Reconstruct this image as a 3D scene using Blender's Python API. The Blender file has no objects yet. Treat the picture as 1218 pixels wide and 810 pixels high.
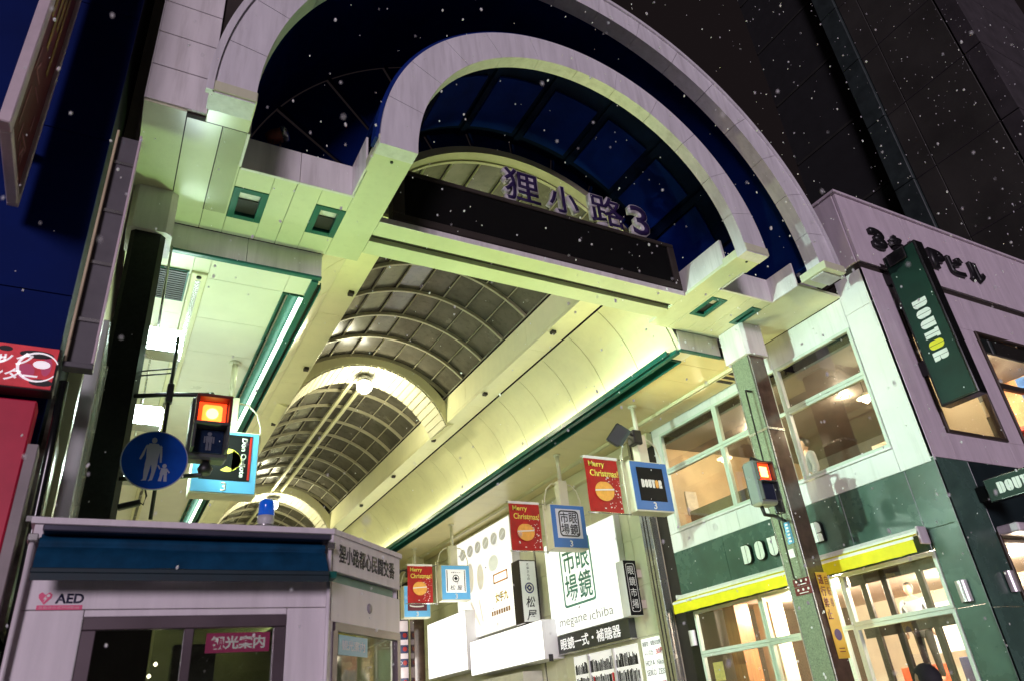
import bpy, bmesh, math, random
from mathutils import Vector, Matrix
random.seed(7)
scene = bpy.context.scene
R = math.radians

# ------------------------------------------------------------------ camera
cd = bpy.data.cameras.new('camera'); cam = bpy.data.objects.new('camera', cd)
scene.collection.objects.link(cam); scene.camera = cam
cd.sensor_fit = 'HORIZONTAL'; cd.sensor_width = 36.0; cd.lens = 36.0 * 850.0 / 1218.0
cd.dof.use_dof = True; cd.dof.focus_distance = 10.0; cd.dof.aperture_fstop = 2.4
cd.clip_start = 0.05; cd.clip_end = 900
_r = Vector((0.878, -0.471, -0.086)); _d = Vector((0.159, 0.455, -0.876)); _f = Vector((0.452, 0.756, 0.474))
_f.normalize(); _r = (_r - _f * _r.dot(_f)).normalized(); _u = _r.cross(_f)
m = Matrix((( _r.x, _u.x, -_f.x, 0.0), (_r.y, _u.y, -_f.y, 0.0), (_r.z, _u.z, -_f.z, 1.6), (0, 0, 0, 1)))
cam.matrix_world = m

# ------------------------------------------------------------------ world (light-polluted night sky) and street glow
world = bpy.data.worlds.new('World'); scene.world = world; world.use_nodes = True
bg = world.node_tree.nodes['Background']
bg.inputs['Color'].default_value = (0.0078, 0.0056, 0.0060, 1); bg.inputs['Strength'].default_value = 1.0
sd = bpy.data.lights.new('street_glow_sun', 'SUN'); sun = bpy.data.objects.new('street_glow_sun', sd)
scene.collection.objects.link(sun)
sd.energy = 1.3; sd.angle = R(14); sd.color = (1.0, 0.84, 1.0)
sun.rotation_euler = Vector((0.50, 1.0, -0.16)).to_track_quat('-Z', 'Y').to_euler()
scene.view_settings.view_transform = 'Standard'; scene.view_settings.look = 'None'
scene.view_settings.exposure = 0.25; scene.view_settings.gamma = 1.0
cy = scene.cycles
cy.max_bounces = 6; cy.diffuse_bounces = 3; cy.glossy_bounces = 4; cy.transmission_bounces = 6; cy.transparent_max_bounces = 8
cy.use_denoising = True; cy.sample_clamp_indirect = 6.0; cy.caustics_reflective = False; cy.caustics_refractive = False

# ------------------------------------------------------------------ helpers
COL = scene.collection
LOC = {}
def tag(o, label=None, cat=None, group=None, kind=None):
    if label: o['label'] = label
    if cat: o['category'] = cat
    if group: o['group'] = group
    if kind: o['kind'] = kind
    return o
def thing(name, label, cat, loc=(0, 0, 0), group=None):
    o = bpy.data.objects.new(name, None); COL.objects.link(o); o.empty_display_size = 0.2
    o.location = loc; LOC[o.name] = Vector(loc)
    return tag(o, label, cat, group)
def wl(o): return LOC.get(o.name, Vector((0, 0, 0))) if o else Vector((0, 0, 0))
def put(name, me, loc, parent=None, rot=None):
    o = bpy.data.objects.new(name, me); COL.objects.link(o)
    loc = Vector(loc); LOC[o.name] = loc
    if parent: o.parent = parent; o.location = loc - wl(parent)
    else: o.location = loc
    if rot: o.rotation_euler = rot
    return o
_n = 0
def mk(verts, faces, mat, smooth=False):
    me = bpy.data.meshes.new('m'); me.from_pydata([tuple(v) for v in verts], [], faces)
    bm = bmesh.new(); bm.from_mesh(me); bmesh.ops.recalc_face_normals(bm, faces=bm.faces); bm.to_mesh(me); bm.free()
    if mat: me.materials.append(mat)
    if smooth:
        for p in me.polygons: p.use_smooth = True
    return me
def raw(name, verts, faces, mat, parent=None, smooth=False):
    vs = [Vector(v) for v in verts]; c = sum(vs, Vector()) / len(vs)
    return put(name, mk([v - c for v in vs], faces, mat, smooth), c, parent)
BOXC = {}
def boxmesh(d, mat, bev):
    key = (round(d[0], 4), round(d[1], 4), round(d[2], 4), mat.name, round(bev, 4))
    if key in BOXC: return BOXC[key]
    bm = bmesh.new(); bmesh.ops.create_cube(bm, size=1.0)
    for v in bm.verts: v.co = Vector((v.co.x * d[0], v.co.y * d[1], v.co.z * d[2]))
    if bev > 0:
        b = min(bev, 0.45 * min(d)); bmesh.ops.bevel(bm, geom=bm.edges[:], offset=b, segments=1, affect='EDGES', profile=0.7)
    me = bpy.data.meshes.new('box'); bm.to_mesh(me); bm.free(); me.materials.append(mat)
    BOXC[key] = me; return me
def box(name, a, b, mat, parent=None, bev=0.004, rot=None):
    lo = [min(a[i], b[i]) for i in range(3)]; hi = [max(a[i], b[i]) for i in range(3)]
    d = [hi[i] - lo[i] for i in range(3)]
    return put(name, boxmesh(d, mat, bev), [(lo[i] + hi[i]) / 2 for i in range(3)], parent, rot)
def prism(name, poly, axis, lo, hi, mat, parent=None, smooth=False):
    """poly in the plane across the axis: x->(y,z), y->(x,z), z->(x,y)"""
    def p3(u, v, w):
        return {'x': (w, u, v), 'y': (u, w, v), 'z': (u, v, w)}[axis]
    n = len(poly)
    vs = [p3(u, v, lo) for u, v in poly] + [p3(u, v, hi) for u, v in poly]
    fs = [list(range(n))[::-1], list(range(n, 2 * n))] + [[i, (i + 1) % n, n + (i + 1) % n, n + i] for i in range(n)]
    return raw(name, vs, fs, mat, parent, smooth)
def ring(name, cx, cz, r0, r1, y0, y1, a0, a1, n, mat, parent=None, smooth=False):
    """curved box: angles in degrees, 0 = +x, 90 = up"""
    vs, fs = [], []
    for i in range(n + 1):
        a = R(a0 + (a1 - a0) * i / n); c, s = math.cos(a), math.sin(a)
        vs += [(cx + r0 * c, y0, cz + r0 * s), (cx + r1 * c, y0, cz + r1 * s), (cx + r1 * c, y1, cz + r1 * s), (cx + r0 * c, y1, cz + r0 * s)]
    for i in range(n):
        for k in range(4):
            fs.append([4 * i + k, 4 * i + (k + 1) % 4, 4 * i + 4 + (k + 1) % 4, 4 * i + 4 + k])
    fs += [[0, 1, 2, 3], [4 * n, 4 * n + 1, 4 * n + 2, 4 * n + 3]]
    return raw(name, vs, fs, mat, parent, smooth)
def tube(name, pts, r, mat, parent=None, n=8):
    pts = [Vector(p) for p in pts]; vs, fs = [], []
    up = Vector((0.13, 0.31, 0.94))
    for i, p in enumerate(pts):
        t = (pts[min(i + 1, len(pts) - 1)] - pts[max(i - 1, 0)]).normalized()
        a = t.cross(up)
        if a.length < 1e-3: a = t.cross(Vector((1, 0, 0)))
        a.normalize(); b = t.cross(a)
        rr = r[i] if isinstance(r, (list, tuple)) else r
        vs += [p + (a * math.cos(2 * math.pi * k / n) + b * math.sin(2 * math.pi * k / n)) * rr for k in range(n)]
    for i in range(len(pts) - 1):
        fs += [[i * n + k, i * n + (k + 1) % n, (i + 1) * n + (k + 1) % n, (i + 1) * n + k] for k in range(n)]
    fs += [list(range(n)), list(range((len(pts) - 1) * n, len(pts) * n))]
    o = raw(name, vs, fs, mat, parent)
    for p in o.data.polygons:
        if len(p.vertices) == 4: p.use_smooth = True
    return o
def lathe(name, prof, base, axis, mat, parent=None, n=20):
    """prof: (radius, distance along axis)"""
    ax = Vector(axis).normalized(); a = ax.orthogonal().normalized(); b = ax.cross(a); base = Vector(base)
    vs, fs = [], []
    for r, h in prof:
        vs += [base + ax * h + (a * math.cos(2 * math.pi * k / n) + b * math.sin(2 * math.pi * k / n)) * max(r, 1e-4) for k in range(n)]
    for i in range(len(prof) - 1):
        fs += [[i * n + k, i * n + (k + 1) % n, (i + 1) * n + (k + 1) % n, (i + 1) * n + k] for k in range(n)]
    fs += [list(range(n)), list(range((len(prof) - 1) * n, len(prof) * n))]
    o = raw(name, vs, fs, mat, parent)
    for p in o.data.polygons:
        if len(p.vertices) == 4: p.use_smooth = True
    return o
def text(name, s, p, right, up, mat, parent=None, h=None, w=None, ext=0.002, bold=0.0, shear=0.0):
    """text centred on p; right/up are the reading directions"""
    c = bpy.data.curves.new('t', 'FONT'); c.body = s; c.size = 1.0; c.resolution_u = 3; c.offset = bold; c.shear = shear
    c.align_x = 'LEFT'; c.fill_mode = 'FRONT'; c.extrude = 0.0
    if '\n' in s: c.space_line = 0.9; c.align_x = 'CENTER'
    o = bpy.data.objects.new('t', c); COL.objects.link(o)
    me = bpy.data.meshes.new_from_object(o.evaluated_get(bpy.context.evaluated_depsgraph_get()))
    bpy.data.objects.remove(o); bpy.data.curves.remove(c)
    xs = [v.co.x for v in me.vertices]; ys = [v.co.y for v in me.vertices]
    bw, bh = max(xs) - min(xs), max(ys) - min(ys); cx, cyy = (max(xs) + min(xs)) / 2, (max(ys) + min(ys)) / 2
    sx = w / bw if w else h / bh; sy = h / bh if h else sx
    right = Vector(right).normalized(); up = Vector(up).normalized(); nrm = right.cross(up)
    bm = bmesh.new(); bm.from_mesh(me); bpy.data.meshes.remove(me)
    bmesh.ops.remove_doubles(bm, verts=bm.verts, dist=1e-5)
    g = bmesh.ops.extrude_face_region(bm, geom=bm.faces[:])
    top = [e for e in g['geom'] if isinstance(e, bmesh.types.BMVert)]; ts = set(top)
    for v in bm.verts:
        x, y = (v.co.x - cx) * sx, (v.co.y - cyy) * sy
        v.co = right * x + up * y + nrm * (ext if v in ts else 0.0)
    bmesh.ops.recalc_face_normals(bm, faces=bm.faces)
    out = bpy.data.meshes.new('text'); bm.to_mesh(out); bm.free(); out.materials.append(mat)
    return put(name, out, p, parent)
def polys(name, plist, p, right, up, mat, parent=None, ext=0.003, sx=1.0, sy=1.0):
    """flat shapes (lists of 2D points) as one mesh of thickness ext"""
    right = Vector(right).normalized(); up = Vector(up).normalized(); nrm = right.cross(up)
    vs, fs = [], []
    for pl in plist:
        o = len(vs); n = len(pl)
        vs += [right * (u * sx) + up * (v * sy) for u, v in pl] + [right * (u * sx) + up * (v * sy) + nrm * ext for u, v in pl]
        fs += [[o + i for i in range(n)][::-1], [o + n + i for i in range(n)]] + [[o + i, o + (i + 1) % n, o + n + (i + 1) % n, o + n + i] for i in range(n)]
    return put(name, mk(vs, fs, mat), p, parent)
def circ(cx, cy_, rx, ry=None, n=20, a0=0, a1=360):
    ry = ry or rx
    k = n if a1 - a0 >= 360 else n + 1
    return [(cx + rx * math.cos(R(a0 + (a1 - a0) * i / n)), cy_ + ry * math.sin(R(a0 + (a1 - a0) * i / n))) for i in range(k)]
def rect(x0, y0, x1, y1): return [(x0, y0), (x1, y0), (x1, y1), (x0, y1)]
def half(x0, x1, y0, y1, tl=0, tr=0, br=0, bl_=0, n=5):
    pts = []
    def corner(cx, cy_, r, a0):
        if r <= 0: pts.append((cx, cy_)); return
        for i in range(n + 1):
            a = R(a0 + 90 * i / n); pts.append((cx + r * math.cos(a), cy_ + r * math.sin(a)))
    corner(x1 - tr, y1 - tr, tr, 0); corner(x0 + tl, y1 - tl, tl, 90); corner(x0 + bl_, y0 + bl_, bl_, 180); corner(x1 - br, y0 + br, br, 270)
    return pts
X = Vector((1, 0, 0)); Y = Vector((0, 1, 0)); Z = Vector((0, 0, 1)); NY = -Y
def light(name, typ, loc, energy, color, parent=None, direction=(0, 0, -1), size=0.1, size_y=None, spot=None, spread=None):
    l = bpy.data.lights.new(name, typ); l.energy = energy; l.color = color
    if typ == 'AREA':
        l.size = size
        if size_y: l.shape = 'RECTANGLE'; l.size_y = size_y
        if spread: l.spread = R(spread)
    else:
        l.shadow_soft_size = size
    if typ == 'SPOT': l.spot_size = R(spot or 120); l.spot_blend = 0.6
    o = bpy.data.objects.new(name, l); COL.objects.link(o)
    loc = Vector(loc)
    if typ == 'AREA' and size_y:      # long side of a strip lamp runs along the arcade
        zz = -Vector(direction).normalized(); yy = (Y - zz * Y.dot(zz)).normalized(); xx = yy.cross(zz)
        o.rotation_euler = Matrix((xx, yy, zz)).transposed().to_euler()
    else: o.rotation_euler = Vector(direction).to_track_quat('-Z', 'Y').to_euler()
    if parent: o.parent = parent; o.location = loc - wl(parent)
    else: o.location = loc
    return o

# ------------------------------------------------------------------ materials
def M(name, col, rough=0.5, metal=0.0, var=0.12, scale=3.0, emit=None, es=0.0, bump=0.0, bscale=40.0, coat=0.0, alpha=None, trans=0.0, streak=False, spec=0.5, dirt=0.0):
    mt = bpy.data.materials.new(name); mt.use_nodes = True; nt = mt.node_tree; ns, ls = nt.nodes, nt.links
    b = ns['Principled BSDF']; b.inputs['Roughness'].default_value = rough; b.inputs['Metallic'].default_value = metal
    b.inputs['Specular IOR Level'].default_value = spec
    tc = ns.new('ShaderNodeTexCoord'); geo = ns.new('ShaderNodeNewGeometry')
    src = geo.outputs['Position']
    if var > 0:
        nz = ns.new('ShaderNodeTexNoise'); nz.inputs['Scale'].default_value = scale; nz.inputs['Detail'].default_value = 5; nz.inputs['Roughness'].default_value = 0.6
        if streak:
            mp = ns.new('ShaderNodeMapping'); mp.inputs['Scale'].default_value = (4.0, 4.0, 0.5); ls.new(src, mp.inputs[0]); ls.new(mp.outputs[0], nz.inputs['Vector'])
        else: ls.new(src, nz.inputs['Vector'])
        mx = ns.new('ShaderNodeMix'); mx.data_type = 'RGBA'
        mx.inputs['A'].default_value = tuple(c * (1 - var) for c in col) + (1,); mx.inputs['B'].default_value = tuple(min(1, c * (1 + var)) for c in col) + (1,)
        rp = ns.new('ShaderNodeMapRange'); rp.inputs['From Min'].default_value = 0.3; rp.inputs['From Max'].default_value = 0.7
        ls.new(nz.outputs['Fac'], rp.inputs['Value']); ls.new(rp.outputs['Result'], mx.inputs['Factor']); 
        last = mx.outputs['Result']
        if dirt > 0:
            mp2 = ns.new('ShaderNodeMapping'); mp2.inputs['Scale'].default_value = (7.0, 7.0, 0.55); ls.new(src, mp2.inputs[0])
            n3 = ns.new('ShaderNodeTexNoise'); n3.inputs['Scale'].default_value = 1.3; n3.inputs['Detail'].default_value = 7; n3.inputs['Roughness'].default_value = 0.65; ls.new(mp2.outputs[0], n3.inputs['Vector'])
            r3 = ns.new('ShaderNodeMapRange'); r3.inputs['From Min'].default_value = 0.52; r3.inputs['From Max'].default_value = 0.75; r3.inputs['To Max'].default_value = dirt; ls.new(n3.outputs['Fac'], r3.inputs['Value'])
            m3 = ns.new('ShaderNodeMix'); m3.data_type = 'RGBA'; m3.inputs['B'].default_value = (col[0] * .32, col[1] * .30, col[2] * .26, 1); ls.new(r3.outputs['Result'], m3.inputs['Factor']); ls.new(last, m3.inputs['A']); last = m3.outputs['Result']
        ls.new(last, b.inputs['Base Color'])
        rr = ns.new('ShaderNodeMapRange'); rr.inputs['To Min'].default_value = max(0.02, rough - 0.07); rr.inputs['To Max'].default_value = min(1, rough + 0.09)
        ls.new(nz.outputs['Fac'], rr.inputs['Value']); ls.new(rr.outputs['Result'], b.inputs['Roughness'])
    else: b.inputs['Base Color'].default_value = tuple(col) + (1,)
    if bump > 0:
        n2 = ns.new('ShaderNodeTexNoise'); n2.inputs['Scale'].default_value = bscale; n2.inputs['Detail'].default_value = 3; ls.new(src, n2.inputs['Vector'])
        bp = ns.new('ShaderNodeBump'); bp.inputs['Strength'].default_value = bump; bp.inputs['Distance'].default_value = 0.02
        ls.new(n2.outputs['Fac'], bp.inputs['Height']); ls.new(bp.outputs['Normal'], b.inputs['Normal'])
    if emit: b.inputs['Emission Color'].default_value = tuple(emit) + (1,); b.inputs['Emission Strength'].default_value = es
    if coat: b.inputs['Coat Weight'].default_value = coat; b.inputs['Coat Roughness'].default_value = 0.08
    if trans: b.inputs['Transmission Weight'].default_value = trans
    if alpha is not None: b.inputs['Alpha'].default_value = alpha
    return mt
def glassmat(name, tint=(1, 1, 1), refl=0.12, rough=0.02):
    mt = bpy.data.materials.new(name); mt.use_nodes = True; nt = mt.node_tree; ns, ls = nt.nodes, nt.links
    ns.remove(ns['Principled BSDF']); out = ns['Material Output']
    t = ns.new('ShaderNodeBsdfTransparent'); t.inputs[0].default_value = tuple(tint) + (1,)
    g = ns.new('ShaderNodeBsdfGlossy'); g.inputs['Roughness'].default_value = rough
    fr = ns.new('ShaderNodeFresnel'); ge = ns.new('ShaderNodeNewGeometry'); io = ns.new('ShaderNodeMapRange'); io.inputs['To Min'].default_value = 1.5; io.inputs['To Max'].default_value = 1 / 1.5
    ls.new(ge.outputs['Backfacing'], io.inputs['Value']); ls.new(io.outputs[0], fr.inputs['IOR'])
    mp = ns.new('ShaderNodeMapRange'); mp.inputs['To Min'].default_value = refl * 0.4; mp.inputs['To Max'].default_value = 1.0
    ls.new(fr.outputs[0], mp.inputs['Value'])
    mx = ns.new('ShaderNodeMixShader'); ls.new(mp.outputs[0], mx.inputs[0]); ls.new(t.outputs[0], mx.inputs[1]); ls.new(g.outputs[0], mx.inputs[2])
    ls.new(mx.outputs[0], out.inputs['Surface']); return mt

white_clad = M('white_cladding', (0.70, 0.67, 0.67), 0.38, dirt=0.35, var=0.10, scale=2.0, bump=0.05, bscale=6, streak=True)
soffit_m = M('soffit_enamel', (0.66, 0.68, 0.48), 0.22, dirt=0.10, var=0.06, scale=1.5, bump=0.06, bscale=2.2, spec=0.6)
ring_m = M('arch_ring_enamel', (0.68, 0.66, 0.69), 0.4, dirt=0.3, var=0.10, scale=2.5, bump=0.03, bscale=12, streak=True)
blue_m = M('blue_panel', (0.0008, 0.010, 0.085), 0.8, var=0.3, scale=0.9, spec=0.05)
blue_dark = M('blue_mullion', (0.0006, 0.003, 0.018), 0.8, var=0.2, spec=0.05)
teal_m = M('teal_enamel', (0.012, 0.115, 0.09), 0.3, var=0.12)
black_m = M('black_paint', (0.012, 0.012, 0.013), 0.4, var=0.2)
dark_m = M('dark_void', (0.01, 0.01, 0.012), 0.8, var=0.2)
led_m = M('led_screen_off', (0.004, 0.004, 0.004), 0.7, var=0.3, scale=25, spec=0.1)
frame_dark = M('dark_frame', (0.035, 0.028, 0.024), 0.6, var=0.2, spec=0.25)
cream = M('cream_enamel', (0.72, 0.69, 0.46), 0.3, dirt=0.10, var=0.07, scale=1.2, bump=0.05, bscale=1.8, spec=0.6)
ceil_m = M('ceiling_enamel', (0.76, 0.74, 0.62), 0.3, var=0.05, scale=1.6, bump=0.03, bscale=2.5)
rib_m = M('rib_steel', (0.36, 0.33, 0.24), 0.45, var=0.12)
pane_m = M('roof_pane', (0.10, 0.09, 0.075), 0.24, dirt=0.6, var=0.35, scale=1.3, bump=0.15, bscale=5)
gran_m = M('speckled_granite', (0.20, 0.24, 0.16), 0.4, var=0.5, scale=70)
brown_m = M('brown_stone', (0.09, 0.055, 0.04), 0.16, var=0.35, scale=5, coat=0.3)
pillar_dark = M('dark_stone', (0.009, 0.011, 0.010), 0.45, var=0.5, scale=30, spec=0.3)
steel_m = M('brushed_steel', (0.55, 0.55, 0.53), 0.25, 0.9, var=0.12)
alu_m = M('mint_aluminium', (0.60, 0.68, 0.60), 0.35, var=0.06)
bwhite = M('white_wall_panel', (0.78, 0.79, 0.78), 0.4, dirt=0.25, var=0.06, scale=1.5, bump=0.02)
purple_w = M('pale_wall_panel', (0.60, 0.52, 0.58), 0.55, dirt=0.25, var=0.10, scale=2, bump=0.06, bscale=60, streak=True)
green_w = M('green_tile_panel', (0.060, 0.115, 0.092), 0.26, var=0.25, scale=2.2, bump=0.03, bscale=5)
green_sign = M('green_sign_face', (0.004, 0.026, 0.018), 0.5, var=0.3, spec=0.25)
black_gloss = M('black_gloss', (0.006, 0.007, 0.007), 0.2, var=0.2)
letter_w = M('white_letter', (0.78, 0.80, 0.76), 0.4, var=0.04)
letter_y = M('yellow_letter', (0.75, 0.68, 0.02), 0.4, var=0.04)
letter_k = M('black_letter', (0.01, 0.01, 0.012), 0.4, var=0.05)
awn_y = M('yellow_awning', (0.80, 0.72, 0.01), 0.6, var=0.08, scale=5, bump=0.05, bscale=30)
navy_cloth = M('navy_awning', (0.003, 0.045, 0.10), 0.7, var=0.3, scale=7, bump=0.25, bscale=9, spec=0.15)
navy_dark = M('navy_awning_valance', (0.004, 0.02, 0.028), 0.6, var=0.3, scale=9)
kiosk_m = M('kiosk_enamel', (0.72, 0.67, 0.70), 0.42, dirt=0.2, var=0.08, scale=3, bump=0.04, bscale=80, streak=True)
kiosk_fr = M('bronze_frame', (0.10, 0.075, 0.085), 0.4, 0.3, var=0.15)
glass = glassmat('window_glass', (0.95, 0.97, 0.95), 0.10)
glass_dk = glassmat('tinted_glass', (0.66, 0.70, 0.67), 0.30)
sign_blue = M('sign_blue', (0.003, 0.055, 0.36), 0.6, var=0.12, scale=8, spec=0.1)
sign_grey = M('sign_pale_grey', (0.34, 0.36, 0.46), 0.4, var=0.1)
red_m = M('red_print', (0.5, 0.018, 0.014), 0.45, var=0.2, scale=6)
yel_print = M('yellow_print', (0.85, 0.72, 0.12), 0.5, var=0.05)
orange_print = M('orange_print', (0.85, 0.42, 0.08), 0.5, var=0.12, scale=12)
white_print = M('white_print', (0.8, 0.8, 0.78), 0.5, var=0.04)
purple_f = M('purple_letter_face', (0.022, 0.012, 0.06), 0.6, var=0.2, spec=0.15)
pink_print = M('pink_print', (0.75, 0.10, 0.22), 0.5, var=0.08)
skin = M('skin', (0.5, 0.31, 0.22), 0.5, var=0.08, scale=20)
hair_m = M('black_hair', (0.012, 0.010, 0.010), 0.45, var=0.3, scale=60, bump=0.2, bscale=150)
coat_m = M('dark_coat', (0.02, 0.02, 0.025), 0.75, var=0.25, scale=15, bump=0.2, bscale=60)
shirt_m = M('grey_shirt', (0.30, 0.33, 0.38), 0.7, var=0.06)
def glow(name, col, s): return M(name, tuple(c * 0.8 for c in col), 0.5, var=0.0, emit=col, es=s)
tube_glow = glow('fluorescent_tube', (0.62, 1.0, 0.80), 7.0)
lamp_glow = glow('lamp_glow', (1.0, 0.97, 0.82), 14.0)
flood_glow = glow('flood_glow', (0.80, 1.0, 0.97), 40.0)
warm_glow = glow('warm_globe', (1.0, 0.86, 0.62), 9.0)
red_glow = glow('red_signal_lens', (1.0, 0.045, 0.008), 2.4)
red_core = glow('red_signal_core', (1.0, 0.62, 0.16), 4.0)
GREEN = (0.88, 1.0, 0.62); FLOOD = (0.70, 1.0, 0.80); WARM = (1.0, 0.79, 0.54); CREAM = (1.0, 0.96, 0.62)

# ------------------------------------------------------------------ ground
street = raw('street', [(-300, -300, 0), (300, -300, 0), (300, 300, 0), (-300, 300, 0)], [[0, 1, 2, 3]], M('wet_snowy_asphalt', (0.50, 0.50, 0.52), 0.6, var=0.5, scale=0.8, bump=0.2, bscale=15)); tag(street, kind='structure')
pave = box('pavement', (-0.6, 4.4, -0.05), (9.9, 60, 0.12), M('arcade_paving', (0.58, 0.56, 0.50), 0.35, var=0.2, scale=1.5)); tag(pave, kind='structure')
# ------------------------------------------------------------------ PORTAL
ZS = 7.2
por = thing('arcade_portal', 'white arched arcade entrance portal with double semicircular rings and green-lit soffit', 'arcade entrance', (4.7, 5.6, 7.2))
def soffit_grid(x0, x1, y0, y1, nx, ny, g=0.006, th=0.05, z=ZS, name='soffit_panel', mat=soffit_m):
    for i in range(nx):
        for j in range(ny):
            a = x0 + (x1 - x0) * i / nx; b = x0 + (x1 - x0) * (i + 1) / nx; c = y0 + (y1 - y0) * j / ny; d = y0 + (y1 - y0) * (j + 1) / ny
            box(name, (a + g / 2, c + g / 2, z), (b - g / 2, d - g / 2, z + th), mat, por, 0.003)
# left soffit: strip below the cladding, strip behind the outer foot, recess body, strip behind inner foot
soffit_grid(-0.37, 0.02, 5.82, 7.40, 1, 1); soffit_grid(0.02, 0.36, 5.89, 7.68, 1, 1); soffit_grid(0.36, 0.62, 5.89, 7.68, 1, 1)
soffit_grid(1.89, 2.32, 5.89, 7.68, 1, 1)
# between: panels round the two recessed lights
def lit_bay(x0, x1, yl0, yl1, lx0, lx1, y0=6.44, y1=7.68):
    box('soffit_panel', (x0 + .003, y0, ZS), (lx0, y1, ZS + .05), soffit_m, por, .003); box('soffit_panel', (lx1, y0, ZS), (x1 - .003, y1, ZS + .05), soffit_m, por, .003)
    box('soffit_panel', (lx0 + .003, y0, ZS), (lx1 - .003, yl0, ZS + .05), soffit_m, por, .003); box('soffit_panel', (lx0 + .003, yl1, ZS), (lx1 - .003, y1, ZS + .05), soffit_m, por, .003)
    t = thing('recessed_downlight', '', 'downlight', ((lx0 + lx1) / 2, (yl0 + yl1) / 2, ZS))
    f = 0.075
    for a, b in (((lx0, yl0), (lx0 + f, yl1)), ((lx1 - f, yl0), (lx1, yl1)), ((lx0 + f, yl0), (lx1 - f, yl0 + f)), ((lx0 + f, yl1 - f), (lx1 - f, yl1))):
        box('frame', (a[0], a[1], ZS - .012), (b[0], b[1], ZS + .10), teal_m, t, .004)
    box('lens', (lx0 + f, yl0 + f, ZS + .07), (lx1 - f, yl1 - f, ZS + .08), M('unlit_lens', (0.10, 0.11, 0.10), 0.15, var=0.3), t, 0)
    box('reflector', (lx0 + f, yl0 + f + .17, ZS + .035), (lx1 - f, yl1 - f, ZS + .05), black_m, t, 0)
    return t
lit_names = ['square unlit recessed downlight in the left soffit, nearer the left pillar', 'square unlit recessed downlight in the left soffit, nearer the black display board',
             'square unlit recessed downlight in the right soffit, nearer the display board', 'square unlit recessed downlight in the right soffit, just above the right pillar']
tl = [lit_bay(0.62, 1.25, 6.76, 7.33, 0.62 + .0, 1.00), lit_bay(1.25, 1.89, 6.73, 7.29, 1.53, 1.93 - .04), lit_bay(7.62, 8.30, 6.63, 7.18, 7.66, 7.98), lit_bay(8.30, 8.74, 6.64, 7.18, 8.52, 8.737)]
for t, s in zip(tl, lit_names): t['label'] = s; t['group'] = 'square downlights recessed in the portal soffit'
soffit_grid(7.22, 7.62, 5.89, 7.68, 1, 1); soffit_grid(8.745, 9.74, 5.89, 7.62, 1, 1)
# parapets (white vertical faces) and structure behind
box('parapet_panel', (0.63, 6.42, ZS - .006), (1.26, 6.46, 7.64), white_clad, por); box('parapet_panel', (1.266, 6.42, ZS - .006), (1.90, 6.46, 7.64), white_clad, por)
box('parapet_panel', (7.60, 6.40, ZS - .006), (8.735, 6.44, 7.62), white_clad, por)
box('parapet_panel', (7.25, 5.90, ZS + .05), (7.30, 7.36, 7.67), white_clad, por); box('parapet_panel', (2.24, 5.90, ZS + .05), (2.29, 7.36, 7.67), white_clad, por)
box('parapet_panel', (0.60, 5.89, ZS - .004), (0.63, 6.42, 7.64), white_clad, por); box('parapet_panel', (8.735, 5.89, ZS - .004), (8.765, 6.44, 7.62), white_clad, por)
box('parapet_panel', (1.86, 5.89, ZS - .004), (1.885, 6.42, 7.64), white_clad, por); box('parapet_panel', (7.63, 5.89, ZS - .004), (7.66, 6.40, 7.62), white_clad, por)
box('roof_deck', (-0.36, 6.47, ZS + .055), (2.235, 7.66, 7.60), white_clad, por, 0); box('roof_deck', (7.31, 6.45, ZS + .055), (9.72, 7.60, 7.58), white_clad, por, 0)
# left cladding wall
for k in range(11):
    z0 = 7.22 + 0.478 * k
    box('cladding_panel', (-0.36, 5.80, z0 + .004), (0.20, 5.84, z0 + .472), white_clad, por, .004)
    box('cladding_return', (-0.372, 5.80, z0 + .004), (-0.362, 7.3, z0 + .472), white_clad, por, 0)
box('cladding_backing', (-0.355, 5.845, 7.2), (0.60, 7.3, 12.4), frame_dark, por, 0)
# rings and feet
OC, IC, CZ = 4.67, 4.75, 7.15
for k in range(18): ring('outer_arch_segment', OC, CZ, 4.08, 4.50, 5.42, 5.66, 180 - 10 * k - .05, 170 - 10 * k + .05, 6, ring_m, por)
for k in range(12): ring('inner_arch_segment', IC, CZ, 2.45, 2.88, 5.44, 5.62, 180 - 15 * k - .06, 165 - 15 * k + .06, 8, ring_m, por)
ring('outer_arch_edge_trim', OC, CZ, 4.47, 4.535, 5.39, 5.45, 0, 180, 90, ring_m, por)
ring('blue_edge_trim', IC, CZ, 2.885, 2.925, 5.47, 5.63, 2, 178, 60, M('blue_enamel', (0.003, 0.02, 0.16), 0.5, var=0.15, spec=0.2), por)
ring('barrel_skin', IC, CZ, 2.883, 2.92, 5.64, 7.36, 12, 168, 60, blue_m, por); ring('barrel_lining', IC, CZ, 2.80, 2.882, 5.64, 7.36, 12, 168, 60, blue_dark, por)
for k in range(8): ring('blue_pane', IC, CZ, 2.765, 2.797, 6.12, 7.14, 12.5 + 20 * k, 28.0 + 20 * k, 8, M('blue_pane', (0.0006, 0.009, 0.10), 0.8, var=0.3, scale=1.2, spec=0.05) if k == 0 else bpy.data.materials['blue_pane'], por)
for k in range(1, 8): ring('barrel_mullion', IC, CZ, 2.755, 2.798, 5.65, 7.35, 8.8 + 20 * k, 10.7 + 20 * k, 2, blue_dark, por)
ring('outer_barrel_lining', OC, CZ, 4.14, 4.47, 5.67, 7.40, 4, 176, 60, blue_m, por)
bolt_m = M('bolt_hole', (0.02, 0.02, 0.02), 0.5, var=0)
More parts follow.
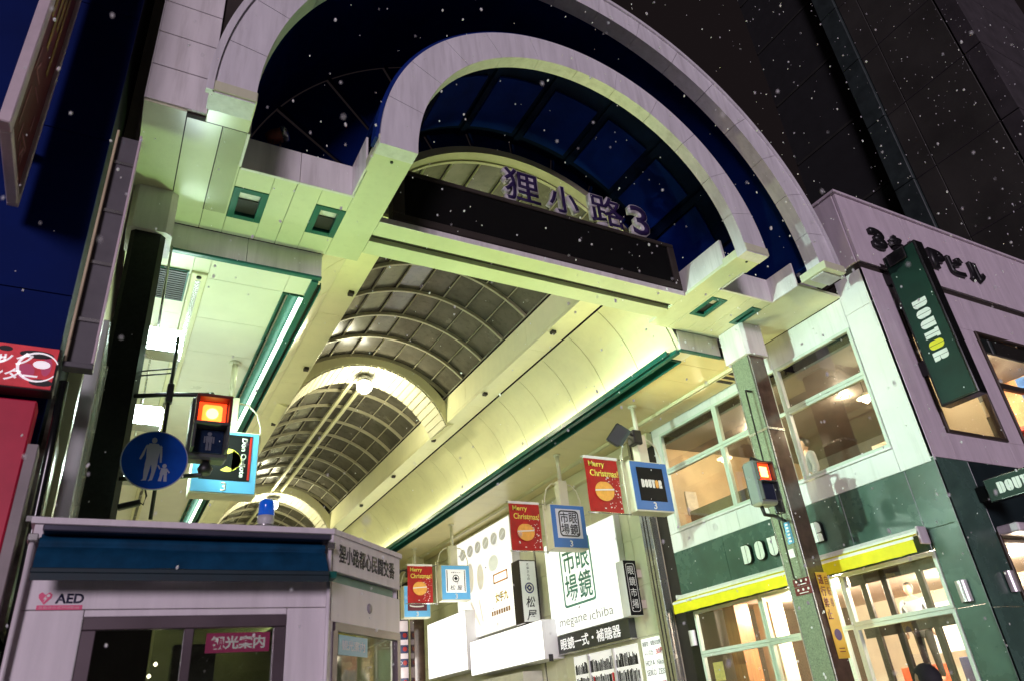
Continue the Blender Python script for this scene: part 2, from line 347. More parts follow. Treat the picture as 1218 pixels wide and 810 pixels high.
for (a, b, y0, y1) in ((0.19, 0.605, 5.40, 5.86), (1.86, 2.31, 5.45, 5.93), (7.20, 7.65, 5.43, 5.90), (8.70, 9.16, 5.32, 5.79)):
    ft = box('arch_foot', (a, y0, ZS - .03), (b, y1, ZS + .10), soffit_m, por, .008)
    lathe('bolt', [(0.0, 0), (.018, 0), (.018, .012), (0, .012)], ((a + b) / 2, (y0 + y1) / 2, ZS - .03), (0, 0, -1), bolt_m, ft, 10)
# portal beams below the display board
box('front_beam', (2.32, 6.78, ZS), (7.22, 7.06, ZS + .07), soffit_m, por); box('front_beam_face', (2.32, 6.765, ZS - .004), (7.22, 6.778, ZS + .075), white_clad, por, 0)
box('rear_beam', (2.32, 7.18, ZS - .01), (7.22, 7.46, ZS + .30), soffit_m, por)
box('beam_slot', (2.32, 7.06, ZS + .06), (7.22, 7.18, ZS + .30), frame_dark, por, 0)
box('beam_post', (2.6, 7.1, 7.5), (2.7, 7.2, 9.0), frame_dark, por); box('beam_post', (6.9, 7.1, 7.5), (7.0, 7.2, 9.0), frame_dark, por)
# blue tympanum: radial panels between vault mouth (r 2.72) and the outer ring, with dark mullions
VX, VZ_, VR = 4.78, 6.87, 2.72
for k in range(12):
    a0, a1 = 180 - 15 * k, 165 - 15 * k
    vs = []
    for yy in (7.40, 7.43):
        for i in range(5):
            a = R(a0 - 0.6 + (a1 - a0 + 1.2) * i / 4); vs.append((VX + (VR + .05) * math.cos(a), yy, max(7.3, VZ_ + (VR + .05) * math.sin(a))))
        for i in range(5):
            a = R(a1 + 0.6 + (a0 - a1 - 1.2) * i / 4); vs.append((OC + 4.12 * math.cos(a), yy, max(7.3, CZ + 4.12 * math.sin(a))))
    raw('blue_panel', vs, [list(range(10)), list(range(10, 20))[::-1]] + [[i, (i + 1) % 10, 10 + (i + 1) % 10, 10 + i] for i in range(10)], blue_m, por)
    a = R(a1)
    p0 = Vector((VX + VR * math.cos(a), 7.36, max(7.3, VZ_ + VR * math.sin(a)))); p1 = Vector((OC + 4.12 * math.cos(a), 7.36, max(7.3, CZ + 4.12 * math.sin(a))))
    if k < 11: tube('mullion', [p0, p1], 0.03, blue_m, por, 4)
ring('vault_mouth_ring', VX, VZ_, 2.66, 2.78, 7.30, 7.50, 8, 172, 50, rib_m, por)
# rear fascias over the aisles with teal drip edge, and pillar capitals
ZA = 6.82
for (a, b) in ((0.05, 0.94), (0.946, 1.86), (7.82, 8.72)):
    box('rear_fascia', (a, 7.69, ZA + .03), (b, 7.73, ZS + .0), white_clad, por); 
for (a, b) in ((0.05, 1.865), (7.815, 8.72)): box('drip_edge', (a, 7.675, ZA - .005), (b, 7.745, ZA + .028), teal_m, por)
box('rear_fascia', (-0.36, 7.42, ZA + .02), (-0.34, 7.7, ZS), white_clad, por)

# display board
led = thing('display_board', 'long black switched-off display board above the arcade mouth', 'display board', (4.9, 6.8, 7.28))
box('screen', (2.66, 6.80, 7.42), (7.09, 6.86, 8.10), led_m, led, 0)
for a, b in (((2.50, 7.30), (7.22, 7.42)), ((2.50, 8.10), (7.22, 8.17)), ((2.50, 7.42), (2.66, 8.10)), ((7.09, 7.42), (7.22, 8.10))): box('frame', (a[0], 6.77, a[1]), (b[0], 6.95, b[1]), frame_dark, led, .01)
box('housing', (2.55, 6.951, 7.32), (7.18, 7.09, 8.15), dark_m, led, 0)

# name sign
nm = thing('arcade_name_sign', 'raised purple characters with pale rims standing on the display board', 'lettering', (5.5, 6.9, 8.18))
rim = M('letter_rim', (0.5, 0.47, 0.5), 0.45, var=0.15)
for ch, x0, x1, zz in (('狸', 4.20, 4.82, 8.53), ('小', 4.95, 5.50, 8.50), ('路', 5.70, 6.38, 8.53), ('3', 6.50, 6.86, 8.53)):
    l = text('letter', ch, ((x0 + x1) / 2, 6.93, zz), X, Z, rim, nm, h=.62 if ch != '小' else .54, w=x1 - x0, ext=.10, bold=.035)
    text('letter_face', ch, ((x0 + x1) / 2, 6.828, zz), X, Z, purple_f, l, h=.585 if ch != '小' else .51, w=(x1 - x0) * .945, ext=.004, bold=.010)
    for s in (.2, .8): tube('support', [(x0 + (x1 - x0) * s, 6.93, 8.17), (x0 + (x1 - x0) * s, 6.93, zz - .2)], .012, frame_dark, nm, 6)

# spotlight on the ledge
sp = thing('ledge_spotlight', 'small rusty spotlight with chrome rim on the left ledge under the blue panels', 'spotlight', (1.02, 6.62, 7.64))
rust = M('rusty_red', (0.16, 0.03, 0.015), 0.55, var=0.4, scale=30)
lathe('housing', [(.05, -.16), (.085, -.1), (.09, .03), (.07, .05)], (1.03, 6.62, 8.0), (0.85, -0.35, 0.3), rust, sp, 16)
lathe('rim', [(.095, .0), (.10, .05), (.085, .075), (0.02, .085)], (1.05, 6.61, 8.01), (0.85, -0.35, 0.3), steel_m, sp, 16)
for dx in (-.04, .05): tube('bracket', [(1.0 + dx, 6.62, 7.60), (1.0 + dx, 6.62, 7.97)], .014, steel_m, sp, 6)

# pillars
pl = thing('left_pillar', 'dark stone pillar holding the left end of the portal', 'pillar', (-0.14, 7.3, 0.12))
prism('shaft', [(-.31, 7.19), (-.27, 7.15), (-.02, 7.15), (.03, 7.20), (.03, 7.52), (-.02, 7.56), (-.27, 7.56), (-.31, 7.52)], 'z', .12, 6.62, pillar_dark, pl)
prism('capital', [(-.36, 7.15), (-.31, 7.10), (.02, 7.10), (.09, 7.16), (.09, 7.6), (-.36, 7.6)], 'z', 6.62, 7.196, white_clad, pl)
pr = thing('right_pillar', 'square pillar with green granite side and brown polished front beside the café', 'pillar', (8.91, 7.35, 0.12))
box('front_slab', (8.745, 7.14, .12), (9.08, 7.17, 6.64), brown_m, pr, .006); box('side_slab', (8.735, 7.172, .12), (8.765, 7.53, 6.64), gran_m, pr, .006)
box('core', (8.77, 7.172, .12), (9.075, 7.53, 6.63), brown_m, pr, 0); box('corner_trim', (8.728, 7.133, .12), (8.744, 7.150, 6.64), steel_m, pr, .003)
box('corner_trim', (8.726, 7.515, .12), (8.734, 7.535, 6.64), steel_m, pr, .002)
prism('capital', [(8.68, 7.13), (8.73, 7.08), (9.13, 7.08), (9.13, 7.6), (8.68, 7.6)], 'z', 6.62, 7.196, white_clad, pr)
box('clamp_band', (8.715, 7.12, 5.32), (9.09, 7.54, 5.36), steel_m, pr, .003)
ys = box('notice', (8.87, 7.125, 2.03), (9.10, 7.131, 3.16), M('yellow_notice', (0.85, 0.55, 0.06), 0.5, var=.05), pr, 0); ys['label'] = 'yellow vertical notice against passing'
ink = M('brown_ink', (0.25, 0.06, 0.03), .5, var=0)
for i, ch in enumerate('通行禁止'): text('print', ch, (8.935, 7.1245, 3.06 - .155 * i), X, Z, ink, ys, h=.13, w=.10, ext=.002, bold=.02)
for i, ch in enumerate('自転車'): text('print', ch, (9.05, 7.1245, 3.05 - .15 * i), X, Z, ink, ys, h=.12, w=.065, ext=.002)
polys('print', [circ(0, 0, .07, .075)], (8.985, 7.1245, 2.33), X, Z, M('violet_print', (.12, .07, .2), .5, var=0), ys, .002)
for z in (2.15, 2.11): box('print', (8.93, 7.1225, z), (9.04, 7.1245, z + .012), ink, ys, 0)
mar = M('maroon_plate', (.14, .012, .015), .4, var=.1)
for z in (3.055, 2.94):
    q = box('plate', (8.722, 7.135, z - .055), (8.727, 7.43, z + .05), mar, pr, 0)
    [polys('symbol', [circ(0, 0, .018, n=10)], (8.7205, 7.28 + d, z + .014), NY, Z, white_print, q, .0015) for d in (-.09, 0, .09)]; box('print', (8.719, 7.2, z - .036), (8.7205, 7.36, z - .024), white_print, q, 0)
q = box('tag', (8.722, 7.22, 3.59), (8.728, 7.33, 3.90), M('blue_tag', (.12, .4, .65), .4, var=.05), pr, 0)
for i in range(6): box('print', (8.7195, 7.25, 3.865 - .048 * i - .012), (8.721, 7.30, 3.865 - .048 * i + .012), white_print, q, 0)
box('tag', (8.722, 7.27, 3.40), (8.728, 7.37, 3.52), white_print, pr, 0)

# ------------------------------------------------------------------ NAVE ROOF
NC = 4.80
roof = thing('arcade_roof', 'barrel vault roof of grey panes and pale ribs over the arcade', 'arcade roof', (NC, 20, 8.1))
YEND = 44.5
bayA = math.degrees(math.asin(1.88 / 2.70))  # half opening angle
arches = [14.47, 24.5, 34.5]
NP = 8; da = 2 * bayA / NP
pw = 2 * 2.72 * math.sin(R(da / 2))
pane_me = boxmesh((pw - .03, .955, .014), pane_m, 0)
rib_ref = None
far_v, far_f = [], []
bays = [7.5 + 0.995 * k for k in range(37)]
for y0 in bays:
    if any(a - .3 < y0 < a + .9 for a in arches): pass
    near = y0 < 36
    if near:
        for k in range(NP):
            ang = -bayA + da * (k + .5)
            r = 2.715
            o = put('glass_pane', pane_me, (VX + r * math.sin(R(ang)), y0 + .5, VZ_ + r * math.cos(R(ang))), roof, (0, R(ang), 0))
    # rib
    if rib_ref is None:
        rib_ref = ring('rib', VX, VZ_, 2.63, 2.70, y0 - .026, y0 + .026, 90 - bayA, 90 + bayA, 28, rib_m, roof); rib_y = y0
    else: put('rib', rib_ref.data, Vector(LOC[rib_ref.name]) + Vector((0, y0 - rib_y, 0)), roof)
ring('far_panes', VX, VZ_, 2.71, 2.725, 36.4, YEND, 90 - bayA, 90 + bayA, 24, pane_m, roof)['kind'] = 'stuff'
for k in range(NP + 1):
    ang = R(-bayA + da * k); p = Vector((VX + 2.68 * math.sin(ang), 0, VZ_ + 2.68 * math.cos(ang)))
    tube('glazing_bar', [(p.x, 7.5, p.z), (p.x, YEND, p.z)], .016, rib_m, roof, 6)
arch_m = M('white_arch_panel', (0.55, 0.52, 0.41), 0.4, var=0.05)
for ya in arches:
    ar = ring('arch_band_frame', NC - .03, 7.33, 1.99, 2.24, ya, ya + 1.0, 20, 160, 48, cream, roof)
    for k in range(28):
        a0 = 20.5 + 139 * k / 28
        ring('arch_lining_strip', NC - .03, 7.33, 1.955, 1.985, ya + .02, ya + .98, a0 + .35, a0 + 139 / 28 - .35, 2, arch_m, ar)
for dx in (-.17, .13):
    box('crown_rail', (NC + dx - .045, 15.5, 9.33), (NC + dx + .045, 34.4, 9.40), cream, roof)
# beams + clerestory walls
for s in (-1, 1):
    side = lambda d: NC + s * d
    for k in range(0, 13):
        y0 = 7.70 + 2.85 * k; y1 = y0 + 2.845
        box('beam_soffit', (side(1.84), y0, 8.08), (side(2.29), y1, 8.14), cream, roof)
        box('clerestory_panel', (side(1.84), y0, 8.145), (side(1.88), y1, 8.72), cream, roof)
    for y0 in [9.75 + 2.9 * k for k in range(9)]: box('junction_box', (side(1.90), y0 - .05, 8.02), (side(1.99), y0 + .05, 8.079), frame_dark, roof)
    prof = [(3.03, 6.86), (2.995, 7.0), (2.945, 7.15), (2.88, 7.32), (2.80, 7.48), (2.70, 7.64), (2.58, 7.79), (2.45, 7.92), (2.30, 8.045)]
    cv = None
    for k in range(37):
        y0 = 7.79 + 1.0 * k - (1.0 if k == 0 else 0) * 0
        if cv is None:
            vs = []
            for yy in (y0 + .007, y0 + .993):
                vs += [(side(d), yy, z) for d, z in prof] + [(side(d + .03), yy, z + .012) for d, z in prof[::-1]]
            n = len(prof) * 2
            cv = raw('coving_panel', vs, [list(range(n)), list(range(n, 2 * n))[::-1]] + [[i, (i + 1) % n, n + (i + 1) % n, n + i] for i in range(n)], cream, roof)
            cvy = y0
        else: put('coving_panel', cv.data, Vector(LOC[cv.name]) + Vector((0, y0 - cvy, 0)), roof)
    vs = [(side(d + .012), 7.70, z) for d, z in prof] + [(side(d + .012), 7.785, z) for d, z in prof]
    n = len(prof); raw('coving_end', vs, [[i, i + 1, n + i + 1, n + i] for i in range(n - 1)], cream, roof)
    box('gutter_lip', (side(3.045), 7.75, ZA - .03), (side(2.955), YEND, ZA + .035), teal_m, roof, .004)
box('end_wall', (-1, YEND, 0), (11, YEND + .2, 12), cream, roof, 0)

# ------------------------------------------------------------------ AISLE CEILINGS
def aisle(name, label, x0, x1, cuts, step, ystart, ceil_m=ceil_m):
    t = thing(name, label, 'ceiling', ((x0 + x1) / 2, 20, ZA))
    n = int((YEND - ystart) / step); lim = 26 if step > .8 else 44
    for k in range(n):
        ya = ystart + step * k
        for (a, b) in cuts:
            if k < lim: box('ceiling_panel', (a + .003, ya + .003, ZA), (b - .003, ya + step - .003, ZA + .03), ceil_m, t, .002)
    for (a, b) in cuts:
        o = box('far_ceiling_panels', (a + .003, ystart + step * min(lim, n), ZA), (b - .003, YEND, ZA + .03), ceil_m, t, 0); o['kind'] = 'stuff'
        box('front_panel', (a + .003, 7.735, ZA), (b - .003, ystart - .003, ZA + .03), ceil_m, t, .002)
    return t
ceil_warm_lit = M('ceiling_enamel_warm_lit', (0.74, 0.66, 0.36), 0.3, var=0.05, scale=1.6, bump=0.03, bscale=2.5)  # same ceiling enamel, with the right walkway's warm light tinted into the colour
lc = aisle('left_aisle_ceiling', 'bright panelled ceiling over the left walkway of the arcade', -.36, 1.82, [(-.36, .38), (.565, 1.49)], 1.0, 8.16)
box('duct', (.38, 8.05, ZA - .035), (.565, YEND, ZA + .02), cream, lc, .01); box('duct_groove', (.44, 8.2, ZA - .041), (.50, YEND, ZA - .0355), steel_m, lc, 0)
lathe('duct_cap', [(.03, 0), (.03, .015), (0, .015)], (.47, 8.12, ZA - .035), (0, 0, -1), black_m, lc, 12)
box('front_panel', (.38, 7.735, ZA), (.565, 8.05, ZA + .03), ceil_m, lc, .002); box('front_panel', (1.49, 7.735, ZA), (1.81, 8.155, ZA + .03), ceil_m, lc, .002)
box('void_cover', (-.36, 7.74, ZA + .22), (1.80, YEND, ZA + .25), dark_m, lc, 0)
gr = thing('ceiling_grille', 'dark square grille in the left ceiling beside the pillar', 'grille', (.17, 8.4, ZA))
box('frame', (-.02, 8.06, ZA - .02), (.355, 8.80, ZA - .001), teal_m, gr)
box('back', (.0, 8.08, ZA - .0215), (.335, 8.78, ZA - .0203), black_m, gr, 0)
for k in range(14): box('slat', (.0, 8.085 + .05 * k, ZA - .034), (.335, 8.115 + .05 * k, ZA - .021), black_m, gr, 0)
rc = aisle('right_aisle_ceiling', 'panelled ceiling with a painted-in warm light tint over the right walkway of the arcade', 7.82, 9.74, [(8.11, 9.13), (9.20, 9.71)], 0.6, 8.10, ceil_warm_lit)
box('rail', (9.13, 7.76, ZA - .06), (9.145, YEND, ZA + .02), cream, rc, 0); box('rail', (9.185, 7.76, ZA - .06), (9.20, YEND, ZA + .02), cream, rc, 0)
box('rail_base', (9.145, 7.76, ZA - .01), (9.185, YEND, ZA + .02), frame_dark, rc, 0); box('void_cover', (7.84, 7.74, ZA + .22), (9.74, YEND, ZA + .25), dark_m, rc, 0)
box('front_panel', (7.83, 7.735, ZA), (8.11, 8.0, ZA + .03), ceil_m, rc, .002)
for i, y in enumerate((8.6, 8.9, 9.2, 9.5)): box('vent_slat', (9.3, 7.9 + .16 * i, ZA - .012), (9.65, 7.98 + .16 * i, ZA - .001), frame_dark, rc, 0)
# fluorescent troughs
def trough(x0, x1, tx, y0, y1, label, lit, coveside):
    t = thing('fluorescent_trough', label, 'light fitting', ((x0 + x1) / 2, y0, ZA))
    box('back', (x0, y0, ZA + .16), (x1, y1, ZA + .18), teal_m, t, 0); box('side', (x0, y0, ZA - .02), (x0 + .02, y1, ZA + .16), teal_m, t, 0); box('side', (x1 - .02, y0, ZA - .02), (x1, y1, ZA + .16), teal_m, t, 0)
    box('end_plate', (x0 + .02, y0, ZA - .02), (x1 - .02, y0 + .015, ZA + .16), teal_m, t, 0)
    box('reflector_rib', (x0 + .07, y0 + .02, ZA + .06), (x0 + .09, y1, ZA + .155), steel_m, t, 0)
    n = int((y1 - y0) / 1.25)
    for k in range(n):
        ya = y0 + .05 + 1.25 * k
        if lit and k < 20: tube('fluorescent_tube', [(tx, ya, ZA + .06), (tx, ya + 1.2, ZA + .06)], .017, tube_glow, t, 8)
    return t
tL = trough(1.49, 1.815, 1.74, 8.17, YEND, 'teal trough with lit fluorescent tubes along the left ceiling edge', True, 1)
light('tube_light', 'AREA', (1.70, 20.0, ZA + .02), 125, GREEN, tL, (0, 0, -1), .08, 23.5)
tR = trough(7.84, 8.105, 7.9, 8.02, YEND, 'dark teal trough along the right ceiling edge below the coving', False, -1)
# cove fluorescents hidden in the gutters, washing the coving
for s, lab in ((-1, 'hidden cove light washing the left coving'), (1, 'hidden cove light washing the pale right coving panels')):
    t = thing('cove_light', lab, 'cove light', (NC + s * 2.93, 26, ZA + .04))
    box('batten', (NC + s * 2.955, 7.9, ZA + .036), (NC + s * 2.90, YEND, ZA + .045), frame_dark, t, 0)
    box('shield', (NC + s * 2.90, 7.9, ZA - .02), (NC + s * 2.885, YEND, ZA + .075), teal_m, t, 0)
    for k in range(6):
        light('cove_tube_light', 'AREA', (NC + s * 2.925, 8.0 + 3.0 + 6.1 * k, ZA + .06), 21, (0.98, 1.0, 0.60), t, (-s * .12, 0, 1), .05, 5.9)

# ------------------------------------------------------------------ uplights set in the paving, lighting the portal soffit from below
for i, (x, y, e, col, lab) in enumerate(((2.0, 8.6, 620, (.58, 1.0, .32), 'in-ground uplight right of the kiosk'), (4.6, 8.9, 520, (.72, 1.0, .34), 'in-ground uplight in the middle of the arcade mouth'), (7.0, 8.8, 520, (.97, .95, .36), 'in-ground uplight left of the right pillar'), (8.9, 8.4, 420, (1.0, .84, .36), 'in-ground uplight beside the café pillar'))):
    t = thing('ground_uplight', lab, 'uplight', (x, y, .12), 'round uplights set in the paving')
    lathe('bezel', [(.15, 0), (.15, .012), (.12, .014)], (x, y, .121), Z, steel_m, t, 20); lathe('lens', [(.118, .0), (.118, .012), (.001, .014)], (x, y, .121), Z, lamp_glow, t, 20)
    light('uplight_beam', 'SPOT', (x, y, .16), e, col, t, (0, -.34, 1), .1, spot=64)
# ------------------------------------------------------------------ hanging lamps
for i, (y, lab) in enumerate(((15.0, 'round bright high-bay lamp hanging from the first white arch'), (25.0, 'distant high-bay lamp under the second white arch'))):
    t = thing('high_bay_lamp', lab, 'lamp', (NC - .03, y, 9.28), 'high-bay lamps under the vault arches')
    lathe('housing', [(.10, 0), (.16, .03), (.17, .14), (.15, .18)], (NC - .03, y, 9.28), (0, 0, -1), steel_m, t, 24)
    lathe('glass', [(.15, .18), (.18, .22), (.165, .36), (.10, .42), (.01, .43)], (NC - .03, y, 9.28), (0, 0, -1), lamp_glow, t, 24)
    for k in range(16):
        a = 2 * math.pi * k / 16; tube('guard_wire', [(NC - .03 + .185 * math.cos(a), y + .185 * math.sin(a), 9.10), (NC - .03 + .185 * math.cos(a), y + .185 * math.sin(a), 8.93)], .004, steel_m, t, 4)
    light('bay_light', 'POINT', (NC - .03, y, 8.50), 170, CREAM, t, size=.12)
for i, (y, lab) in enumerate(((7.62, 'glaring white floodlight beside the left pillar'), (9.75, 'glaring white floodlight further in, just left of the pedestrian signal'), (12.1, 'farthest floodlight in the left walkway'))):
    t = thing('floodlight', lab, 'floodlight', (.17, y, 5.55), 'floodlights along the left walkway')
    box('housing', (.02, y - .10, 5.41), (.36, y + .14, 5.68), steel_m, t, .01)
    box('lens', (.361, y - .10, 5.44), (.372, y + .13, 5.65), flood_glow, t, 0)
    prism('front_lens', [(.03, 5.42), (.35, 5.42), (.35, 5.67), (.03, 5.67)], 'y', y - .112, y - .101, flood_glow, t)
    tube('hanger', [(.11, y, 5.63), (.11, y, ZA)], .014, steel_m, t, 6)
    light('flood_beam', 'SPOT', (.385, y, 5.54), (2500, 300, 200)[i], FLOOD, t, (1, -.04, -.17 if i == 0 else -.1), .08, spot=(64, 110, 110)[i])
    light('flood_spill', 'POINT', (.42, y - .16, 5.38), (12, 18, 18)[i], (.70, 1.0, .78), t, size=.07)

# ------------------------------------------------------------------ pedestrian signals and roundel
sig_m = M('signal_housing', (0.05, 0.055, 0.055), 0.45, var=0.2); sig_grey = M('signal_grey', (0.17, 0.20, 0.19), 0.4, var=0.12)
def lens_man(p, right, mat, parent, s=1.0):
    polys('symbol', [circ(0, .062, .018, n=12), rect(-.026, -.012, .026, .042), rect(-.022, -.085, -.003, -.012), rect(.003, -.085, .022, -.012), rect(-.042, -.02, -.03, .038), rect(.03, -.02, .042, .038)], p, right, Z, mat, parent, .003, s, s)
sg = thing('pedestrian_signal', 'pedestrian traffic signal with glowing red lens beside the round blue sign', 'traffic signal', (.69, 6.95, 4.0))
bx = box('housing', (.50, 6.88, 4.04), (.86, 7.06, 4.66), sig_m, sg, .02)
for z in (4.485, 4.21):
    for a, b in (((.525, z + .115), (.845, z + .145)), ((.525, z - .12), (.55, z + .115)), ((.82, z - .12), (.845, z + .115))):
        box('visor', (a[0], 6.72, a[1]), (b[0], 6.878, b[1]), sig_m if z < 4.4 else M('visor_glow_tint', (0.10, .012, .01), .4, var=.1), sg, .006)  # upper visor: the red lens's glow is put into its colour
polys('red_mid', [half(-.09, .09, -.09, .09, .03, .03, .03, .03)], (.685, 6.8612, 4.485), X, Z, M('red_signal_mid', (1, .3, .05), .5, var=0, emit=(1.0, .20, .025), es=3.0), sg, .0006)
box('red_lens', (.56, 6.862, 4.37), (.81, 6.878, 4.60), red_glow, sg, .004); polys('red_core', [circ(0, 0, .055, .055)], (.685, 6.8600, 4.485), X, Z, red_core, sg, .002)
box('green_lens', (.56, 6.862, 4.09), (.81, 6.878, 4.325), M('dark_blue_lens', (.01, .02, .05), .1, var=.2, scale=20), sg, .004)
lens_man((.685, 6.861, 4.21), X, M('dim_man', (.12, .13, .16), .3, var=.2), sg, 1.1)
tube('arm', [(.0, 7.14, 4.70), (.25, 7.05, 4.71), (.66, 6.97, 4.73), (.68, 6.97, 4.66)], .022, black_m, sg); lathe('hinge_cap', [(.05, 0), (.05, .05), (.02, .09)], (.67, 6.97, 4.66), (0, 0, 1), black_m, sg, 12)
tube('arm', [(.0, 7.14, 3.88), (.4, 7.03, 3.89), (.66, 6.97, 3.91), (.68, 6.97, 4.04)], .022, black_m, sg); lathe('hinge_cap', [(.05, 0), (.07, .05), (.03, .12)], (.69, 6.97, 3.92), (0, 0, 1), black_m, sg, 12)
box('arm_clamp', (.27, 7.0, 4.62), (.33, 7.09, 4.82), black_m, sg, .01)
rd = thing('roundel_sign', 'round blue sign with pale adult and child walking figures', 'road sign', (.25, 6.78, 3.95))
polys('disc', [circ(0, 0, .272, n=48)], (.25, 6.79, 3.955), X, Z, sign_grey, rd, .012)
polys('blue_face', [circ(0, 0, .262, n=48)], (.25, 6.777, 3.955), X, Z, sign_blue, rd, .003)
polys('adult_figure', [circ(0, .17, .022, .027, 14), [(-.035, .14), (.035, .14), (.062, .11), (.05, .0), (.05, -.06), (-.05, -.06), (-.045, .0), (-.055, .11)], [(-.06, .12), (-.05, .13), (-.066, .03), (-.085, -.015), (-.1, -.01), (-.082, .05)],
     [(.055, .13), (.07, .115), (.078, .04), (.082, -.03), (.068, -.035), (.06, .03)], [(-.048, -.06), (.0, -.06), (-.01, -.13), (-.02, -.2), (-.06, -.205), (-.045, -.185), (-.05, -.12)], [(.004, -.06), (.05, -.06), (.04, -.13), (.028, -.195), (-.005, -.205), (.005, -.185), (.012, -.12)]],
     (.225, 6.774, 3.965), X, Z, sign_grey, rd, .002)
polys('child_figure', [circ(0, .045, .018, .02, 12), [(-.024, .024), (.026, .024), (.03, -.035), (-.03, -.035)], [(-.028, .022), (-.05, .05), (-.058, .045), (-.036, .01)], [(.026, .02), (.05, -.01), (.044, -.02), (.024, .004)], [(-.026, -.035), (-.002, -.035), (-.01, -.095), (-.036, -.095)], [(.004, -.035), (.028, -.035), (.034, -.095), (.008, -.095)]],
     (.335, 6.774, 3.86), X, Z, sign_grey, rd, .002)
tube('mounting_pole', [(.30, 7.05, 3.5), (.30, 7.05, 5.35)], .018, black_m, rd); box('mount_plate', (.12, 6.803, 3.93), (.40, 6.86, 3.98), black_m, rd)
for z in (5.3, 5.0, 4.95): tube('rung', [(.03, 7.2, z), (.30, 7.05, z)], .008, black_m, rd, 6)
tube('stay', [(.30, 7.05, 3.93), (.25, 6.86, 3.955)], .02, black_m, rd)
bl = thing('wall_flood_bar', 'slim black lamp on a looping cable below the round blue sign', 'lamp', (.1, 6.9, 3.6))
box('bar', (.02, 6.9, 3.56), (.20, 6.96, 3.61), black_m, bl, .008, (0, R(-18), 0)); tube('cable', [(.17, 6.93, 3.62), (.22, 6.95, 3.60), (.235, 6.95, 3.68), (.2, 6.98, 3.8), (.12, 7.06, 3.86), (.02, 7.14, 3.9)], .008, black_m, bl, 6)

s2 = thing('pedestrian_signal', 'grey pedestrian signal with red lens turned sideways on the right pillar', 'traffic signal', (8.3, 7.0, 4.0))
def yawbox(name, c, d, ang, mat, parent, bev=.004):
    return put(name, boxmesh(d, mat, bev), c, parent, (0, 0, R(ang)))
def yv(c, off, ang):
    a = R(ang); return (c[0] + off[0] * math.cos(a) - off[1] * math.sin(a), c[1] + off[0] * math.sin(a) + off[1] * math.cos(a), c[2] + off[2])
AN = -2; c0 = (8.10, 7.02, 4.36)
yawbox('housing', c0, (.34, .22, .64), AN, sig_grey, s2, .03)
for zz, mt_ in ((.14, red_glow), (-.14, M('dark_lens', (.02, .025, .05), .1, var=.1))):
    yawbox('lens', yv(c0, (0, -.112, zz), AN), (.24, .012, .24), AN, mt_, s2, .003)
    for o_, d_ in (((0, -.15, .13), (.30, .09, .02)), ((-.145, -.14, 0), (.02, .06, .26)), ((.145, -.15, 0), (.02, .09, .26))): yawbox('visor', yv(c0, (o_[0], o_[1], zz + o_[2]), AN), d_, AN, sig_m, s2, .004)
yawbox('red_core', yv(c0, (0, -.121, .14), AN), (.14, .004, .15), AN, red_core, s2, .001)
yawbox('back_rim', yv(c0, (0, .112, 0), AN), (.30, .01, .58), AN, sig_m, s2, .003)
tube('arm', [(8.06, 7.06, 4.68), (8.08, 7.05, 4.76), (8.3, 7.1, 4.75), (8.74, 7.3, 4.71)], .022, black_m, s2); tube('arm', [(8.06, 7.06, 4.04), (8.07, 7.05, 3.92), (8.3, 7.1, 3.93), (8.74, 7.3, 3.93)], .026, black_m, s2)
yawbox('control_box', (8.46, 7.1, 4.10), (.1, .12, .26), 20, black_m, s2, .01); tube('loop_cable', [(8.35, 7.1, 4.3), (8.5, 7.12, 4.35), (8.62, 7.2, 4.15), (8.5, 7.15, 3.8), (8.68, 7.3, 3.75)], .009, black_m, s2, 6)
tube('conduit', [(8.58, 7.25, 6.0), (8.56, 7.25, 4.6), (8.56, 7.25, 3.1), (8.7, 7.3, 3.05)], .014, black_m, s2, 6); tube('conduit', [(8.58, 7.25, 6.0), (8.74, 7.28, 6.02)], .02, black_m, s2, 6)

# ------------------------------------------------------------------ stencil lettering of the café
STENCIL = {'D': [half(0, .44, 0, 1.6, .06, 0, 0, .06), half(.5, .96, 0, 1.6, 0, .4, .4, 0)],
 'O': [half(0, .46, 0, 1.6, .44, 0, 0, .44), half(.52, .98, 0, 1.6, 0, .44, .44, 0)],
 'U': [half(0, .46, 0, 1.6, 0, 0, 0, .44), half(.52, .98, 0, 1.6, 0, 0, .44, 0)],
 'T': [[(0, 1.6), (0, 1.2), (.12, 1.2), (.12, 0), (.46, 0), (.46, 1.6)], [(.52, 1.6), (.52, 0), (.86, 0), (.86, 1.2), (.98, 1.2), (.98, 1.6)]],
 'R': [half(0, .44, 0, 1.6, .06, 0, 0, .06), half(.5, .96, .72, 1.6, 0, .38, .2, 0), half(.5, .96, 0, .66, 0, .2, 0, 0)]}
def stencil(p, right, up, h, parent, mats, pitch=1.12, ext=.004, back=None, squash=1.0):
    s = h / 1.6; right = Vector(right).normalized(); up = Vector(up).normalized(); p = Vector(p); out = []
    tot = (5 * pitch + .98) * s * squash
    for i, ch in enumerate('DOUTOR'):
        q = p + right * (i * pitch * s * squash - tot / 2) - up * (h / 2)
        par = parent
        if back: par = polys('letter_back', [half(-.05, 1.03, -.05, 1.65, .4 if ch in 'OR' else .1, .4 if ch in 'ODR' else .1, .4 if ch in 'OUD' else .05, .4 if ch in 'OU' else .05)], q, right, up, back[0], parent, back[1], s * squash, s); q = q + right.cross(up) * (back[1] + .001)
        polys('letter', STENCIL[ch], q, right, up, mats[1] if i == 4 else mats[0], par, ext, s * squash, s)

